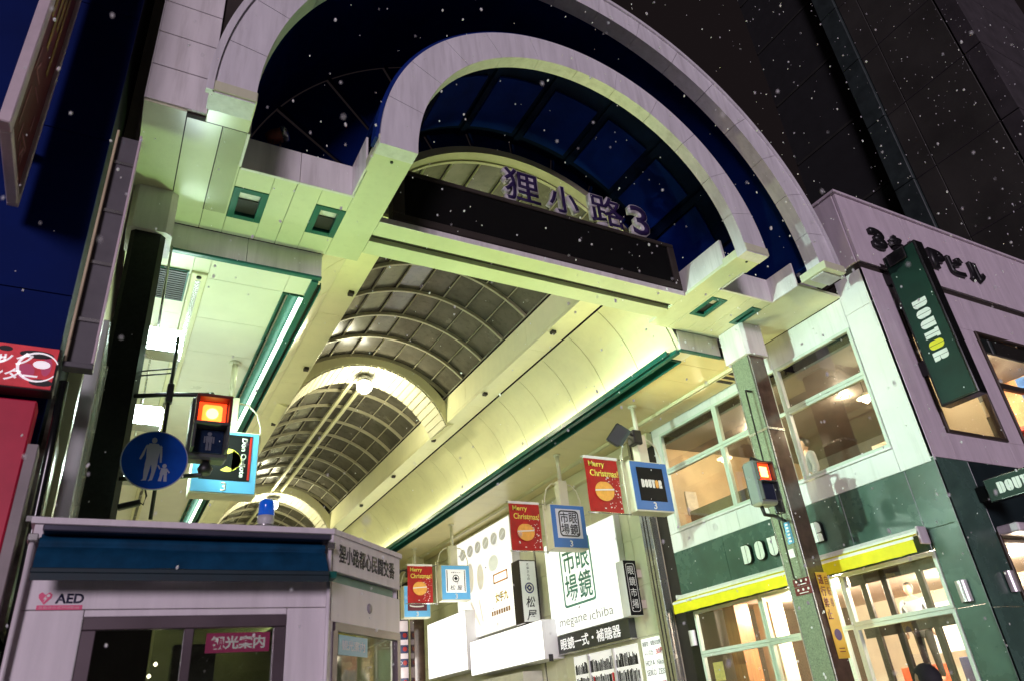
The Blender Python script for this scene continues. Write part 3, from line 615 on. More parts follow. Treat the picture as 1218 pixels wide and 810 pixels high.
# ------------------------------------------------------------------ hanging signs and banners
sb_blue = M('sign_frame_blue', (0.045, 0.15, 0.42), 0.45, var=.06, emit=(0.05, 0.18, 0.5), es=.10)
sb_light = M('sign_frame_light_blue', (0.12, 0.40, 0.72), 0.35, var=.06, emit=(.16, .5, .8), es=.15)
face_w = M('sign_white_face', (.8, .8, .78), .35, var=.03, emit=(1, 1, .95), es=.30); face_k = M('sign_black_face', (.010, .010, .011), .6, var=.1, spec=.15)
face_grey = M('sign_grey_face', (.5, .52, .58), .35, var=.03, emit=(.7, .72, .8), es=.12)
sign_box = M('sign_case_cream', (.68, .66, .50), .35, var=.08)
def hang_sign(x0, y, label, frame, kind, left_pole=True, ceil=ZA):
    w = .86; z0, z1 = 4.73, 5.66; xc = x0 + w / 2; yb = y + .30
    t = thing('hanging_sign', label, 'hanging sign', (xc, y + .15, 4.7), 'box signs hanging over the walkways')
    box('case', (x0, y + .012, z0), (x0 + w, yb, z1), sign_box, t, .01)
    box('frame_face', (x0 + .015, y, z0 + .03), (x0 + w - .015, y + .011, z1 - .02), frame, t, 0)
    box('cover_box', (xc - .11, y + .06, z1), (xc + .11, yb - .06, z1 + .55), sign_box, t, .01)
    tube('hanger_pole', [(xc, y + .15, z1 + .55), (xc, y + .15, ceil)], .045, sign_box, t, 12); lathe('ceiling_plate', [(.085, 0), (.085, .03), (.05, .04)], (xc, y + .15, ceil - .001), (0, 0, -1), sign_box, t, 16)
    for s in (-1, 1):
        tube('curved_bracket', [(xc + s * .10, y + .15, z1 + .50), (xc + s * .25, y + .15, z1 + .48), (xc + s * .38, y + .15, z1 + .36), (xc + s * .45, y + .15, z1 + .15), (xc + s * .455, y + .15, z1 - .1)], .014, sign_box, t, 6)
    fy = y - .001; zc = 5.27
    if kind == 'cafe':
        pn = box('panel', (x0 + .13, y - .005, 4.92), (x0 + w - .13, y - .0005, z1 - .12), face_k, t, 0); stencil((xc, y - .0065, 5.24), X, Z, .15, pn, (white_print, orange_print), ext=.002, squash=.75)
    elif kind == 'glasses':
        pn = box('panel', (x0 + .12, y - .005, 4.95), (x0 + w - .12, y - .0005, z1 - .10), face_grey, t, 0)
        seal((xc, y - .0065, 5.255), X, .50, .55, letter_k, pn)
    elif kind == 'inn':
        pn = box('panel', (x0 + .13, y - .005, 4.93), (x0 + w - .13, y - .0005, z1 - .12), face_w, t, 0)
        for dx in (-.26, .26): box('stripe', (xc + dx - .012, y - .0075, 4.96), (xc + dx + .012, y - .0055, z1 - .14), letter_k, pn, 0)
        text('print', '京都きもの', (xc, y - .0065, 5.46), X, Z, letter_k, pn, h=.04, w=.30, ext=.002); polys('emblem', [circ(0, 0, .10, n=20)], (xc, y - .0065, 5.30), X, Z, letter_k, pn, .0015)
        polys('emblem_gap', [circ(0, 0, .075, n=20)], (xc, y - .0081, 5.30), X, Z, face_w, pn, .001); polys('emblem_core', [[(0, .06), (.06, 0), (0, -.06), (-.06, 0)]], (xc, y - .0092, 5.30), X, Z, letter_k, pn, .001)
        text('print', '松 屋', (xc, y - .0065, 5.06), X, Z, letter_k, pn, h=.13, w=.36, ext=.002, shear=.15)
    elif kind == 'maroon':
        pn = box('panel', (x0 + .12, y - .005, 4.93), (x0 + w - .12, y - .0005, z1 - .10), M('maroon_panel', (.12, .015, .03), .4, var=.1), t, 0); polys('stroke', [circ(0, 0, .25, .05, 16, 180, 330) + circ(0, .02, .23, .035, 16, 180, 330)[::-1]], (xc, y - .0065, 5.08), X, Z, white_print, pn, .002)
    elif kind == 'discount':
        pn = box('panel', (x0 + .10, y - .005, 4.93), (x0 + w - .10, y - .0005, z1 - .06), face_k, t, 0); box('stripe', (x0 + w - .135, y - .0075, 4.95), (x0 + w - .105, y - .0055, z1 - .08), red_m, pn, 0)
        text('print', 'Don Quijote', (x0 + w - .215, y - .0065, 5.27), -Z, X, white_print, pn, h=.10, w=.58, ext=.002, bold=.03)
        polys('crescent', [circ(0, 0, .17, n=24, a0=-120, a1=120) + circ(.07, 0, .115, n=18, a0=-130, a1=130)[::-1]], (xc + .02, y - .0065, 5.22), X, Z, yel_print, pn, .002)
    text('number', '3', (xc, y - .001, 4.84), X, Z, white_print, t, h=.13, ext=.003, bold=.02)
    return t
def seal(p, right, w, h, mat, parent, lw=.03, th=.002):
    """rounded square seal frame with four characters"""
    o = half(-w / 2, w / 2, -h / 2, h / 2, .08, .08, .08, .08); i = half(-w / 2 + lw, w / 2 - lw, -h / 2 + lw, h / 2 - lw, .06, .06, .06, .06)
    right = Vector(right); nrm = right.cross(Z); n = len(o)
    vs = [right * u + Z * v for u, v in o] + [right * u + Z * v for u, v in i] + [right * u + Z * v + nrm * th for u, v in o] + [right * u + Z * v + nrm * th for u, v in i]
    fs = []
    for k in range(n):
        j = (k + 1) % n; fs += [[k, j, n + j, n + k], [2 * n + k, 2 * n + j, 3 * n + j, 3 * n + k], [k, j, 2 * n + j, 2 * n + k], [n + k, n + j, 3 * n + j, 3 * n + k]]
    put('seal_frame', mk(vs, fs, mat), p, parent)
    p = Vector(p)
    for ch, u, v in (('眼', .22, .22), ('鏡', .22, -.22), ('市', -.22, .22), ('場', -.22, -.22)):
        text('seal_character', ch, p + right * (u * w) + Z * (v * h), right, Z, mat, parent, h=h * .42, w=w * .40, ext=th, bold=.012)
hang_sign(8.03, 9.75, 'blue framed hanging sign with black panel and white café lettering', sb_blue, 'cafe')
hang_sign(8.03, 12.55, 'blue framed hanging sign with black seal characters on grey', sb_blue, 'glasses')
hang_sign(8.08, 18.45, 'light blue framed hanging sign with white panel and black brush characters', sb_light, 'inn')
hang_sign(8.10, 21.35, 'light blue framed hanging sign with maroon panel behind a red banner', sb_light, 'maroon')
dq = hang_sign(.84, 10.2, 'light blue framed hanging sign with black panel and yellow crescent on the left', sb_light, 'discount')
ban_ink = M('banner_red', (0.42, 0.012, 0.012), .5, var=.22, scale=5, bump=.08, bscale=4)
def banner(x0, y, label, z0=4.68, z1=5.62):
    t = thing('christmas_banner', label, 'banner', (x0 + .36, y, z0), 'red banners beside the hanging signs'); w = .71; rr = random.Random(int(y * 10))
    vs, fs = [], []; nx, nz = 8, 8
    for j in range(nz + 1):
        for i in range(nx + 1):
            u, v = i / nx, j / nz; vs.append((x0 + w * u, y + .012 * math.sin(u * 5 + y) * (1 - v * .5) + .008 * math.sin(v * 7), z0 + (z1 - z0) * v))
    for j in range(nz):
        for i in range(nx): a = j * (nx + 1) + i; fs.append([a, a + 1, a + nx + 2, a + nx + 1])
    n = len(vs); vs += [(v[0], v[1] + .004, v[2]) for v in vs]; fs += [[n + i for i in f][::-1] for f in fs]
    c = raw('cloth', vs, fs, ban_ink, t, True)
    for z in (z1 + .025, z0 - .02): tube('rod', [(x0 - .06, y, z), (x0 + w + .14, y, z)], .010, steel_m, t, 6)
    box('header', (x0 - .005, y - .012, z1), (x0 + w + .005, y + .012, z1 + .05), white_print, t, 0)
    tube('side_pole', [(x0 + w + .12, y + .02, z0 - .05), (x0 + w + .12, y + .02, z1 + .12)], .016, sign_box, t, 8)
    yy = y - .022
    text('print', 'Merry', (x0 + .24, yy, z1 - .11), X, Vector((0, 0, 1)), yel_print, t, h=.13, w=.34, ext=.002, bold=.02); text('print', 'Christmas!', (x0 + .38, yy, z1 - .26), X, Z, yel_print, t, h=.12, w=.60, ext=.002, bold=.018)
    polys('bauble', [circ(0, 0, .20, .175, 24)], (x0 + .34, yy, z0 + .36), X, Z, orange_print, t, .002)
    polys('bauble_band', [[(-.197, .02), (.197, .05), (.197, .025), (-.198, -.005)]], (x0 + .34, yy - .003, z0 + .36), X, Z, white_print, t, .002)
    polys('bauble_cap', [[(-.06, .165), (.06, .165), (.05, .215), (-.05, .215)]], (x0 + .34, yy - .003, z0 + .36), X, Z, red_m, t, .002)
    dots = [circ(rr.uniform(.40, .68), rr.uniform(.04, .66), rr.choice((.006, .009, .014)), n=6) for _ in range(46)] + [circ(.30 + .02 * k, .06, .012, n=6) for k in (0, 1)]
    polys('snow_dots', dots, (x0, yy + .002, z0), X, Z, white_print, t, .0015)
    return t
banner(7.06, 9.78, 'nearest red Merry Christmas banner, beside the café hanging sign')
banner(7.06, 12.58, 'red Merry Christmas banner beside the hanging sign with black seal characters')
banner(7.12, 18.48, 'red Merry Christmas banner beside the white panelled hanging sign')
banner(7.14, 21.40, 'red banner half hidden behind the kiosk corner')
def speaker(c, label):
    t = thing('loudspeaker', label, 'loudspeaker', c, 'black loudspeakers on sign poles')
    b = put('cabinet', boxmesh((.26, .24, .36), black_m, .02), c, t, (R(22), R(38), R(-20)))
    put('grille', boxmesh((.22, .012, .32), M('grille_black', (.02, .03, .025), .6, var=.3, scale=80), .002), (c[0] - .01, c[1] - .118, c[2] - .05), t, (R(22), R(38), R(-20)))
    tube('bracket', [c, (c[0] + .35, c[1] + .08, c[2] + .12), (c[0] + .62, c[1] + .25, c[2] + .10)], .025, black_m, t, 8); box('clamp', (c[0] + .48, c[1] + .12, c[2] - .05), (c[0] + .68, c[1] + .34, c[2] + .22), black_m, t, .02)
speaker((7.76, 9.62, 6.05), 'black loudspeaker on the pole above the café hanging sign'); speaker((7.78, 21.3, 6.0), 'far black loudspeaker beside the kiosk roof corner')

# ------------------------------------------------------------------ KIOSK
kx0, kx1, ky0 = -.375, 1.31, 4.77; ZK = 2.85
ki = thing('police_kiosk', 'pale kiosk with navy awning, bronze windows and chamfered corner at the arcade mouth', 'kiosk', (.7, 5.5, 0))
foot = [(kx0, ky0), (kx1, ky0), (2.02, 5.44), (2.02, 6.4), (kx0, 6.4)]
prism('roof_slab', [(kx0 - .02, ky0 - .02), (kx1 + .01, ky0 - .02), (2.05, 5.43), (2.05, 6.42), (kx0 - .02, 6.42)], 'z', ZK - .015, ZK + .02, kiosk_m, ki)
prism('ceiling', [(kx0 + .06, ky0 + .06), (kx1 - .02, ky0 + .06), (1.95, 5.46), (1.95, 6.34), (kx0 + .06, 6.34)], 'z', 2.5, 2.52, kiosk_m, ki)
prism('base', foot, 'z', .0, .25, kiosk_m, ki)
box('front_fascia', (kx0, ky0, 2.375), (kx1, ky0 + .04, ZK - .016), kiosk_m, ki, .003)
box('front_wall_panel', (kx0, ky0 + .003, .25), (-.055, ky0 + .04, 2.371), kiosk_m, ki, .003); box('front_wall_panel', (1.045, ky0 + .003, .25), (kx1, ky0 + .04, 2.371), kiosk_m, ki, .003); box('front_wall_panel', (-.052, ky0 + .003, 2.335), (1.042, ky0 + .04, 2.371), kiosk_m, ki, .003); box('front_wall_panel', (-.052, ky0 + .003, .25), (1.042, ky0 + .04, .85), kiosk_m, ki, .003)
fr = box('window_frame', (-.052, ky0 - .006, 2.265), (1.042, ky0 + .05, 2.333), kiosk_fr, ki, .004)
box('notice', (.06, ky0 + .014, 1.55), (.27, ky0 + .018, 1.85), white_print, ki, 0)
for a, b in ((-.052, .02), (.47, .52), (.975, 1.042)): box('window_frame', (a, ky0 - .006, .85), (b, ky0 + .05, 2.263), kiosk_fr, ki, .004)
for a, b in ((.021, .469), (.521, .974)): box('window_pane', (a, ky0 + .02, .85), (b, ky0 + .026, 2.263), glass_dk, ki, 0)
box('window_edge', (-.058, ky0 - .009, .85), (-.0525, ky0 + .001, 2.33), steel_m, ki, 0)
box('left_wall', (kx0, ky0 + .041, .25), (kx0 + .04, 6.4, ZK - .016), kiosk_m, ki, .003); box('back_wall', (kx0 + .041, 6.36, .25), (.40, 6.4, ZK - .016), kiosk_m, ki, .003); box('back_fascia', (.401, 6.36, 2.52), (2.02, 6.4, ZK - .016), kiosk_m, ki, .003)
box('right_fascia', (1.98, 5.47, 2.27), (2.02, 6.359, ZK - .016), kiosk_m, ki, .003)
box('right_pane', (1.99, 5.48, .25), (1.996, 6.36, 2.269), glass, ki, 0); box('back_pane', (.42, 6.37, .25), (1.98, 6.376, 2.519), glass, ki, 0)
ch = Vector((2.02 - kx1, 5.44 - ky0, 0)).normalized(); cn = ch.cross(Z); chl = math.hypot(2.02 - kx1, 5.44 - ky0)
def chbox(name, u0, u1, z0, z1, d0, d1, mat, parent=ki, bev=.003):
    o = Vector((kx1, ky0, 0)); vs = []
    for d in (d0, d1):
        for u, z in ((u0, z0), (u1, z0), (u1, z1), (u0, z1)): q = o + ch * u + cn * d; vs.append((q.x, q.y, z))
    return raw(name, vs, [[0, 1, 2, 3], [4, 5, 6, 7], [0, 1, 5, 4], [1, 2, 6, 5], [2, 3, 7, 6], [3, 0, 4, 7]], mat, parent)
chbox('sign_band', 0.0, chl, 2.60, ZK - .016, -.03, .012, kiosk_m); chbox('teal_band', .02, chl - .04, 2.53, 2.599, -.06, -.03, teal_m); chbox('lower_band', 0, chl, 2.29, 2.53, -.03, .008, kiosk_m)
chbox('window_frame', 0.05, chl, 2.235, 2.288, -.03, .014, kiosk_fr); chbox('window_frame', .03, .085, .25, 2.234, -.03, .014, kiosk_fr); chbox('window_frame', chl - .05, chl, .25, 2.234, -.03, .014, kiosk_fr); chbox('corner_post', -.015, .03, .0, 2.29, -.03, .005, kiosk_m)
chbox('window_pane', .086, chl - .051, .25, 2.234, -.012, -.006, glass)
def chp(u, z, d=.0135): q = Vector((kx1, ky0, 0)) + ch * u + cn * d; return (q.x, q.y, z)
text('sign_text', '狸小路都心民間交番', chp(chl * .49, 2.725), ch, Z, letter_k, ki, h=.125, w=chl * .83, ext=.002, bold=.015)
lathe('badge', [(.035, 0), (.03, .006), (0, .008)], chp(chl * .52, 2.415, .008), cn, M('badge_grey', (.3, .26, .3), .4, var=.1), ki, 16)
bs = chbox('sticker', .12, .50, 2.10, 2.22, -.004, -.001, M('blue_sticker', (.08, .33, .5), .4, var=.1)); text('print', '観光案内', chp(.31, 2.16, -.0005), ch, Z, white_print, bs, h=.06, w=.3, ext=.001)
text('print', '案', chp(.22, 1.86, -.0005), ch, Z, white_print, ki, h=.09, ext=.001)
text('print', '内', chp(.36, 1.86, -.0005), ch, Z, white_print, ki, h=.08, ext=.001)
aed = thing('aed_sticker', 'AED sticker with pink heart on the kiosk front', 'sticker', (-.17, ky0 - .004, 2.40))
text('print', 'AED', (-.135, ky0 - .0005, 2.432), X, Z, M('ink_navy', (.015, .015, .05), .4, var=0), aed, h=.052, w=.135, ext=.0015, bold=.03)
polys('heart', [[(0, -.035), (.03, .0), (.032, .018), (.018, .03), (0, .016), (-.018, .03), (-.032, .018), (-.03, 0)]], (-.252, ky0 - .0005, 2.435), X, Z, pink_print, aed, .0015)
polys('heart_bolt', [[(.004, .012), (-.008, -.008), (.002, -.006), (-.004, -.024), (.012, .0), (.002, -.002)], circ(.014, .012, .008, n=8)], (-.252, ky0 - .0022, 2.435), X, Z, white_print, aed, .001)
st = polys('strip', [rect(-.108, -.012, .108, .012)], (-.176, ky0 - .0005, 2.385), X, Z, pink_print, aed, .0015); text('print', '自動体外式除細動器', (-.176, ky0 - .0022, 2.385), X, Z, M('pale_pink', (.8, .45, .5), .5, var=0), st, h=.014, w=.19, ext=.001)
inf = thing('information_panel', 'pink panel reading 観光案内 inside the kiosk window', 'sign', (.79, 4.84, 2.2))
box('board', (.60, 4.845, 2.135), (.965, 4.85, 2.245), M('magenta_panel', (.55, .06, .18), .5, var=.05, emit=(.75, .08, .25), es=.30), inf, 0)
text('print', '観光案内', (.783, 4.8445, 2.19), X, Z, M('info_white', (.8, .75, .78), .5, var=0, emit=(1, .85, .9), es=.45), inf, h=.075, w=.31, ext=.002, bold=.03)
# kiosk inside
lin = M('kiosk_lining', (.16, .16, .14), .6, var=.2)
box('lining', (kx0 + .041, 4.86, .26), (kx0 + .05, 6.35, 2.49), lin, ki, 0); box('lining', (kx0 + .051, 6.345, .26), (.40, 6.355, 2.49), lin, ki, 0); box('lining', (kx0 + .05, 4.86, 2.485), (1.3, 6.34, 2.495), lin, ki, 0)
cu = thing('kiosk_counter', 'dim counter and shelf inside the kiosk behind the bronze windows', 'counter', (.5, 5.6, 0))
box('top', (-.2, 5.5, 1.0), (1.3, 6.0, 1.04), kiosk_fr, cu); box('front', (-.2, 5.55, .0), (1.3, 5.58, 1.0), kiosk_fr, cu); box('shelf', (-.2, 6.1, 1.7), (.5, 6.34, 1.73), kiosk_fr, cu); box('leaflet_rack', (.55, 6.2, 1.2), (.85, 6.34, 2.35), M('rack', (.25, .26, .22), .5, var=.3, scale=14), cu)
for (x, z, c) in ((.40, 2.15, warm_glow), (.37, 2.08, warm_glow)):
    t = thing('indicator_lamp', 'tiny warm lamp inside the kiosk' + (', upper of two' if z > 2.1 else ', lower of two'), 'lamp', (x, 5.6, z)); lathe('bulb', [(.004, 0), (.014, .012), (.004, .026)], (x, 5.6, z), Z, c, t, 8)
# awning
aw = thing('kiosk_awning', 'half rolled navy awning across the kiosk front', 'awning', (.47, 4.6, 2.5))
box('cassette', (kx0 + .05, 4.63, 2.765), (1.27, 4.765, 2.80), M('cassette_dark', (.06, .06, .09), .35, .4, var=.2), aw, .006)
vs, fs = [], []; prof = [(4.75, 2.775), (4.72, 2.745), (4.66, 2.735), (4.645, 2.70), (4.665, 2.685), (4.63, 2.672), (4.60, 2.63), (4.575, 2.58), (4.565, 2.55)]
nx = 26
for i in range(nx + 1):
    u = i / nx; x = kx0 + .045 + u * (1.235 - kx0 - .045)
    for k, (yy, zz) in enumerate(prof): vs.append((x, yy + .006 * math.sin(u * 22 + k) * (k / 8), zz + .006 * math.sin(u * 9 + k * 1.3) * (k > 2)))
n = len(prof)
for i in range(nx):
    for k in range(n - 1): a = i * n + k; fs.append([a, a + 1, a + n + 1, a + n])
raw('cloth', vs, fs, navy_cloth, aw, True)
box('front_bar', (kx0 + .04, 4.55, 2.525), (1.24, 4.575, 2.552), navy_dark, aw, .004); box('valance', (kx0 + .045, 4.558, 2.488), (1.24, 4.566, 2.526), navy_dark, aw, 0)
box('end_valance', (1.243, 4.60, 2.52), (1.30, 4.70, 2.56), teal_m, aw, 0)
for x in (kx0 + .01, 1.285):
    tube('side_rail', [(x, 4.72, 2.74), (x, 4.735, 2.0), (x - .01, 4.74, .9)], .014, kiosk_m, aw, 8); box('bracket', (x - .025, 4.68, 2.72), (x + .025, 4.765, 2.76), steel_m, aw, .004)
bc = thing('beacon', 'blue rotating beacon on the kiosk roof', 'beacon', (.915, 5.0, ZK + .02))
lathe('base', [(.05, 0), (.05, .05), (.055, .06), (.055, .10)], (.915, 5.0, ZK + .05), Z, M('beacon_grey', (.5, .5, .52), .4, var=.1), bc, 20); lathe('dome', [(.053, .10), (.05, .19), (.042, .21), (.0, .215)], (.915, 5.0, ZK + .05), Z, M('blue_dome', (.01, .09, .55), .12, var=.2, scale=30, coat=.5, emit=(.0, .12, .7), es=.25), bc, 20)
for a in (0, 2.1, 4.2): tube('leg', [(.915 + .04 * math.cos(a), 5 + .04 * math.sin(a), ZK + .02), (.915 + .04 * math.cos(a), 5 + .04 * math.sin(a), ZK + .052)], .006, steel_m, bc, 6)
tube('ring', [(.915 + .085 * math.cos(2 * math.pi * k / 12), 5 + .085 * math.sin(2 * math.pi * k / 12), ZK + .075) for k in range(13)], .005, steel_m, bc, 6)
# ------------------------------------------------------------------ CAFE BUILDING (right)
BX, BY, BYE, BXE = 9.74, 5.40, 10.95, 20.0
cb = thing('cafe_building', 'two-storey corner café building, pale upper walls over dark green tiles', 'building', (14, 8, 0))
def sp_(y0, y1, z0, z1, mat, name='wall_panel', x0=BX, th=.05, bev=.004, par=None): return box(name, (x0, y0, z0), (x0 + th, y1, z1), mat, par or cb, bev)
def fp_(x0, x1, z0, z1, mat, name='wall_panel', y0=BY, th=.05, bev=.004, par=None): return box(name, (x0, y0, z0), (x1, y0 + th, z1), mat, par or cb, bev)
# side face: white panels
sp_(BY + .0, 5.92, 4.31, 6.86, bwhite); sp_(BY, 5.92, 6.865, 7.48, bwhite)
for a, b in ((5.925, 7.54), (7.545, 9.12), (9.125, BYE)): sp_(a, b, 4.31, 4.655, bwhite); sp_(a, b, 6.68, 7.19, bwhite)
sp_(10.72, BYE, 4.66, 6.675, bwhite)
box('sill', (BX - .04, 5.92, 4.656), (BX + .05, 10.72, 4.69), bwhite, cb)
# side face: green tile panels
for a, b in ((BY, 5.87), (5.875, 7.0), (7.005, 8.3), (8.305, 9.6), (9.605, BYE)):
    sp_(a, b, 3.47 if a < 5.8 else 3.2, 4.305, green_w)
sp_(BY, 5.84, 2.45, 3.465, green_w); sp_(BY, 5.84, 1.2, 2.445, green_w); sp_(BY, 5.84, .1, 1.195, green_w); sp_(10.72, BYE, .1, 3.195, black_gloss)
# upper windows
def win(y0, y1, z0, z1, x, f, mat, par, gl=glass):
    w = box('window', (x - .02, y0, z1 - f), (x + .06, y1, z1), mat, par, .004)
    for a, b in (((y0, z0), (y1, z0 + f)), ((y0, z0 + f), (y0 + f, z1 - f)), ((y1 - f, z0 + f), (y1, z1 - f))): box('frame', (x - .02, a[0], a[1]), (x + .06, b[0], b[1]), mat, w, .004)
    box('pane', (x + .018, y0 + f, z0 + f), (x + .024, y1 - f, z1 - f), gl, w, 0)
    return w
for a, b in ((5.93, 7.50), (7.505, 7.72), (7.725, 9.08), (9.085, 10.715)):
    win(a, b, 5.86, 6.675, BX, .055 if b - a > .4 else .03, alu_m, cb); win(a, b, 4.692, 5.855, BX, .05 if b - a > .4 else .03, alu_m, cb)
# shop front
for a, b in ((5.85, 7.40), (7.405, 7.62), (7.625, 9.05), (9.055, 10.715)):
    win(a, b, 2.46, 3.19, BX, .05 if b - a > .4 else .03, alu_m, cb); win(a, b, .15, 2.455, BX, .05 if b - a > .4 else .03, alu_m, cb)
dk = M('bronze_inner_frame', (.06, .045, .035), .4, .3, var=.15)
for y in (6.2, 6.75, 7.1): box('inner_mullion', (BX + .10, y, .15), (BX + .16, y + .09, 3.15), dk, cb)
box('inner_transom', (BX + .10, 5.9, 2.28), (BX + .16, 7.35, 2.42), dk, cb); box('inner_transom', (BX + .10, 5.9, 3.0), (BX + .16, 7.35, 3.15), dk, cb)
# awnings
def awning(y0, y1, label):
    t = thing('yellow_awning', label, 'awning', (BX - .2, (y0 + y1) / 2, 3.2), 'yellow awnings over the shop windows')
    box('cassette', (BX - .16, y0, 3.44), (BX - .001, y1, 3.50), bwhite, t, .008); prism('cassette_lip', [(BX - .20, 3.40), (BX - .16, 3.40), (BX - .16, 3.49), (BX - .20, 3.45)], 'y', y0, y1, bwhite, t)
    prism('cloth', [(BX - .16, 3.43), (BX - .15, 3.44), (BX - .31, 3.385), (BX - .32, 3.375)], 'y', y0 + .03, y1 - .03, awn_y, t)
    box('front_bar', (BX - .335, y0 + .02, 3.335), (BX - .31, y1 - .02, 3.374), bwhite, t, .004)
    nn = int((y1 - y0) / .12); vs, fs = [], []
    for i in range(nn + 1):
        y = y0 + .03 + (y1 - y0 - .06) * i / nn; d = .008 * math.sin(i * 1.7)
        vs += [(BX - .325, y, 3.336), (BX - .325 - d, y, 3.17 + .004 * math.sin(i * 2.3)), (BX - .320, y, 3.336), (BX - .320 - d, y, 3.17 + .004 * math.sin(i * 2.3))]
    for i in range(nn): a = 4 * i; fs += [[a, a + 1, a + 5, a + 4], [a + 2, a + 6, a + 7, a + 3]]
    raw('valance', vs, fs, awn_y, t, True)
    for y in (y0 + .01, y1 - .01): box('end_cap', (BX - .20, y - .02, 3.28), (BX - .001, y + .02, 3.515), purple_w if y < 6.2 else bwhite, t, .01)
    return t
awning(5.86, 7.66, 'short yellow awning between the pillar and the building corner'); a2 = awning(7.70, 10.90, 'long yellow awning left of the pillar with small dark lettering')
stencil((BX - .335, 7.93, 3.255), NY, Z, .075, a2, (M('awning_ink', (.16, .12, .02), .6, var=0),) * 2, ext=.002)
# fascia lettering
ls_ = thing('fascia_letters', 'raised white café letters on the green band, partly behind the pillar', 'lettering', (BX, 8.3, 3.85))
stencil((BX - .002, 8.30, 3.86), NY, Z, .30, ls_, (letter_w, letter_w), pitch=1.62, ext=.006, back=(black_gloss, .06))
# wall lamps
def wall_lamp(c, n_, label):
    t = thing('wall_lamp', label, 'wall lamp', c, 'silver half-round wall lamps'); n_ = Vector(n_); s = n_.cross(Z); c = Vector(c); vs, fs = [], []; k = 10
    for z in (-.13, .13):
        for i in range(k + 1):
            a = math.pi * i / k; q = c + s * (.075 * math.cos(a)) + n_ * (.02 + .075 * math.sin(a)); vs.append((q.x, q.y, c.z + z))
    fs = [[i, i + 1, k + 2 + i, k + 1 + i] for i in range(k)] + [list(range(k + 1)), list(range(k + 1, 2 * k + 2)), [0, k, 2 * k + 1, k + 1]]
    raw('shade', vs, fs, M('lamp_silver', (.62, .58, .6), .35, .5, var=.06), t, False)
    b = c + n_ * .009; put('back_plate', boxmesh((.10 if abs(n_.y) > .5 else .016, .016 if abs(n_.y) > .5 else .10, .2), black_gloss, .002), b, t)
wall_lamp((BX, 5.64, 2.63), (-1, 0, 0), 'silver half-round wall lamp on the green side wall near the corner'); wall_lamp((10.36, BY, 2.70), (0, -1, 0), 'silver half-round wall lamp on the street front right of the corner'); wall_lamp((BX, 10.83, 2.75), (-1, 0, 0), 'silver half-round wall lamp at the far end of the yellow awning')
# street front
fp_(BX, BX + .55, 4.36, 7.48, purple_w, y0=BY - .002)
for a, b in ((10.292, 11.85), (11.852, 12.3), (12.302, 14.2), (14.202, 17), (17.002, BXE)):
    fp_(a, b, 6.80, 7.48, purple_w, y0=BY - .002); fp_(a, b, 4.36, 4.76, purple_w, y0=BY - .002)
    if a in (11.852, 14.202, 17.002): fp_(a, b, 4.762, 6.798, purple_w, y0=BY - .002)
box('cornice_groove', (BX + .02, BY + .03, 7.48), (BXE, BY + .08, 7.60), frame_dark, cb, 0); box('cornice_groove', (BX + .02, BY + .08, 7.48), (BX + .07, BYE, 7.60), frame_dark, cb, 0)
for k in range(6): fp_(BX + 1.7 * k + .003, min(BXE, BX + 1.7 * (k + 1) - .003), 7.60, 8.95, purple_w, 'parapet_panel', y0=BY - .02)
box('parapet_cap', (BX - .06, BY - .06, 8.95), (BXE, BY + .2, 9.0), purple_w, cb); box('parapet_cap', (BX - .06, BY + .2, 8.95), (BX + .2, BYE, 9.0), purple_w, cb)
for k in range(3): box('parapet_panel', (BX - .02, BY + .04 + 1.85 * k, 7.60), (BX + .03, BY + .035 + 1.85 * (k + 1), 8.95), purple_w, cb)
def fwin(x0, x1, z0, z1, transom=None, gl=glass):
    w = box('window', (x0, BY - .03, z1 - .05), (x1, BY + .06, z1), dk, cb, .004)
    for a, b in (((x0, z0), (x1, z0 + .05)), ((x0, z0 + .05), (x0 + .05, z1 - .05)), ((x1 - .05, z0 + .05), (x1, z1 - .05))): box('frame', (a[0], BY - .03, a[1]), (b[0], BY + .06, b[1]), dk, w, .004)
    if transom: box('frame', (x0 + .05, BY - .02, transom - .05), (x1 - .05, BY + .05, transom + .05), dk, w, .004)
    box('pane', (x0 + .05, BY + .02, z0 + .05), (x1 - .05, BY + .026, z1 - .05), gl, w, 0); return w
fwin(10.31, 11.84, 4.762, 6.798); fwin(12.31, 14.19, 4.762, 6.798, 5.80)
fp_(BX, 10.52, 2.4, 4.355, green_w); fp_(BX, 10.52, .1, 2.395, green_w); fp_(10.522, BXE, 3.35, 4.355, M('dark_fascia', (.012, .022, .024), .3, var=.2)); fwin(10.53, 13.0, .3, 3.345)
fp_(13.0, BXE, .1, 3.345, green_w)
box('street_cassette', (10.54, BY - .30, 3.30), (13.0, BY - .001, 3.42), purple_w, cb, .02)
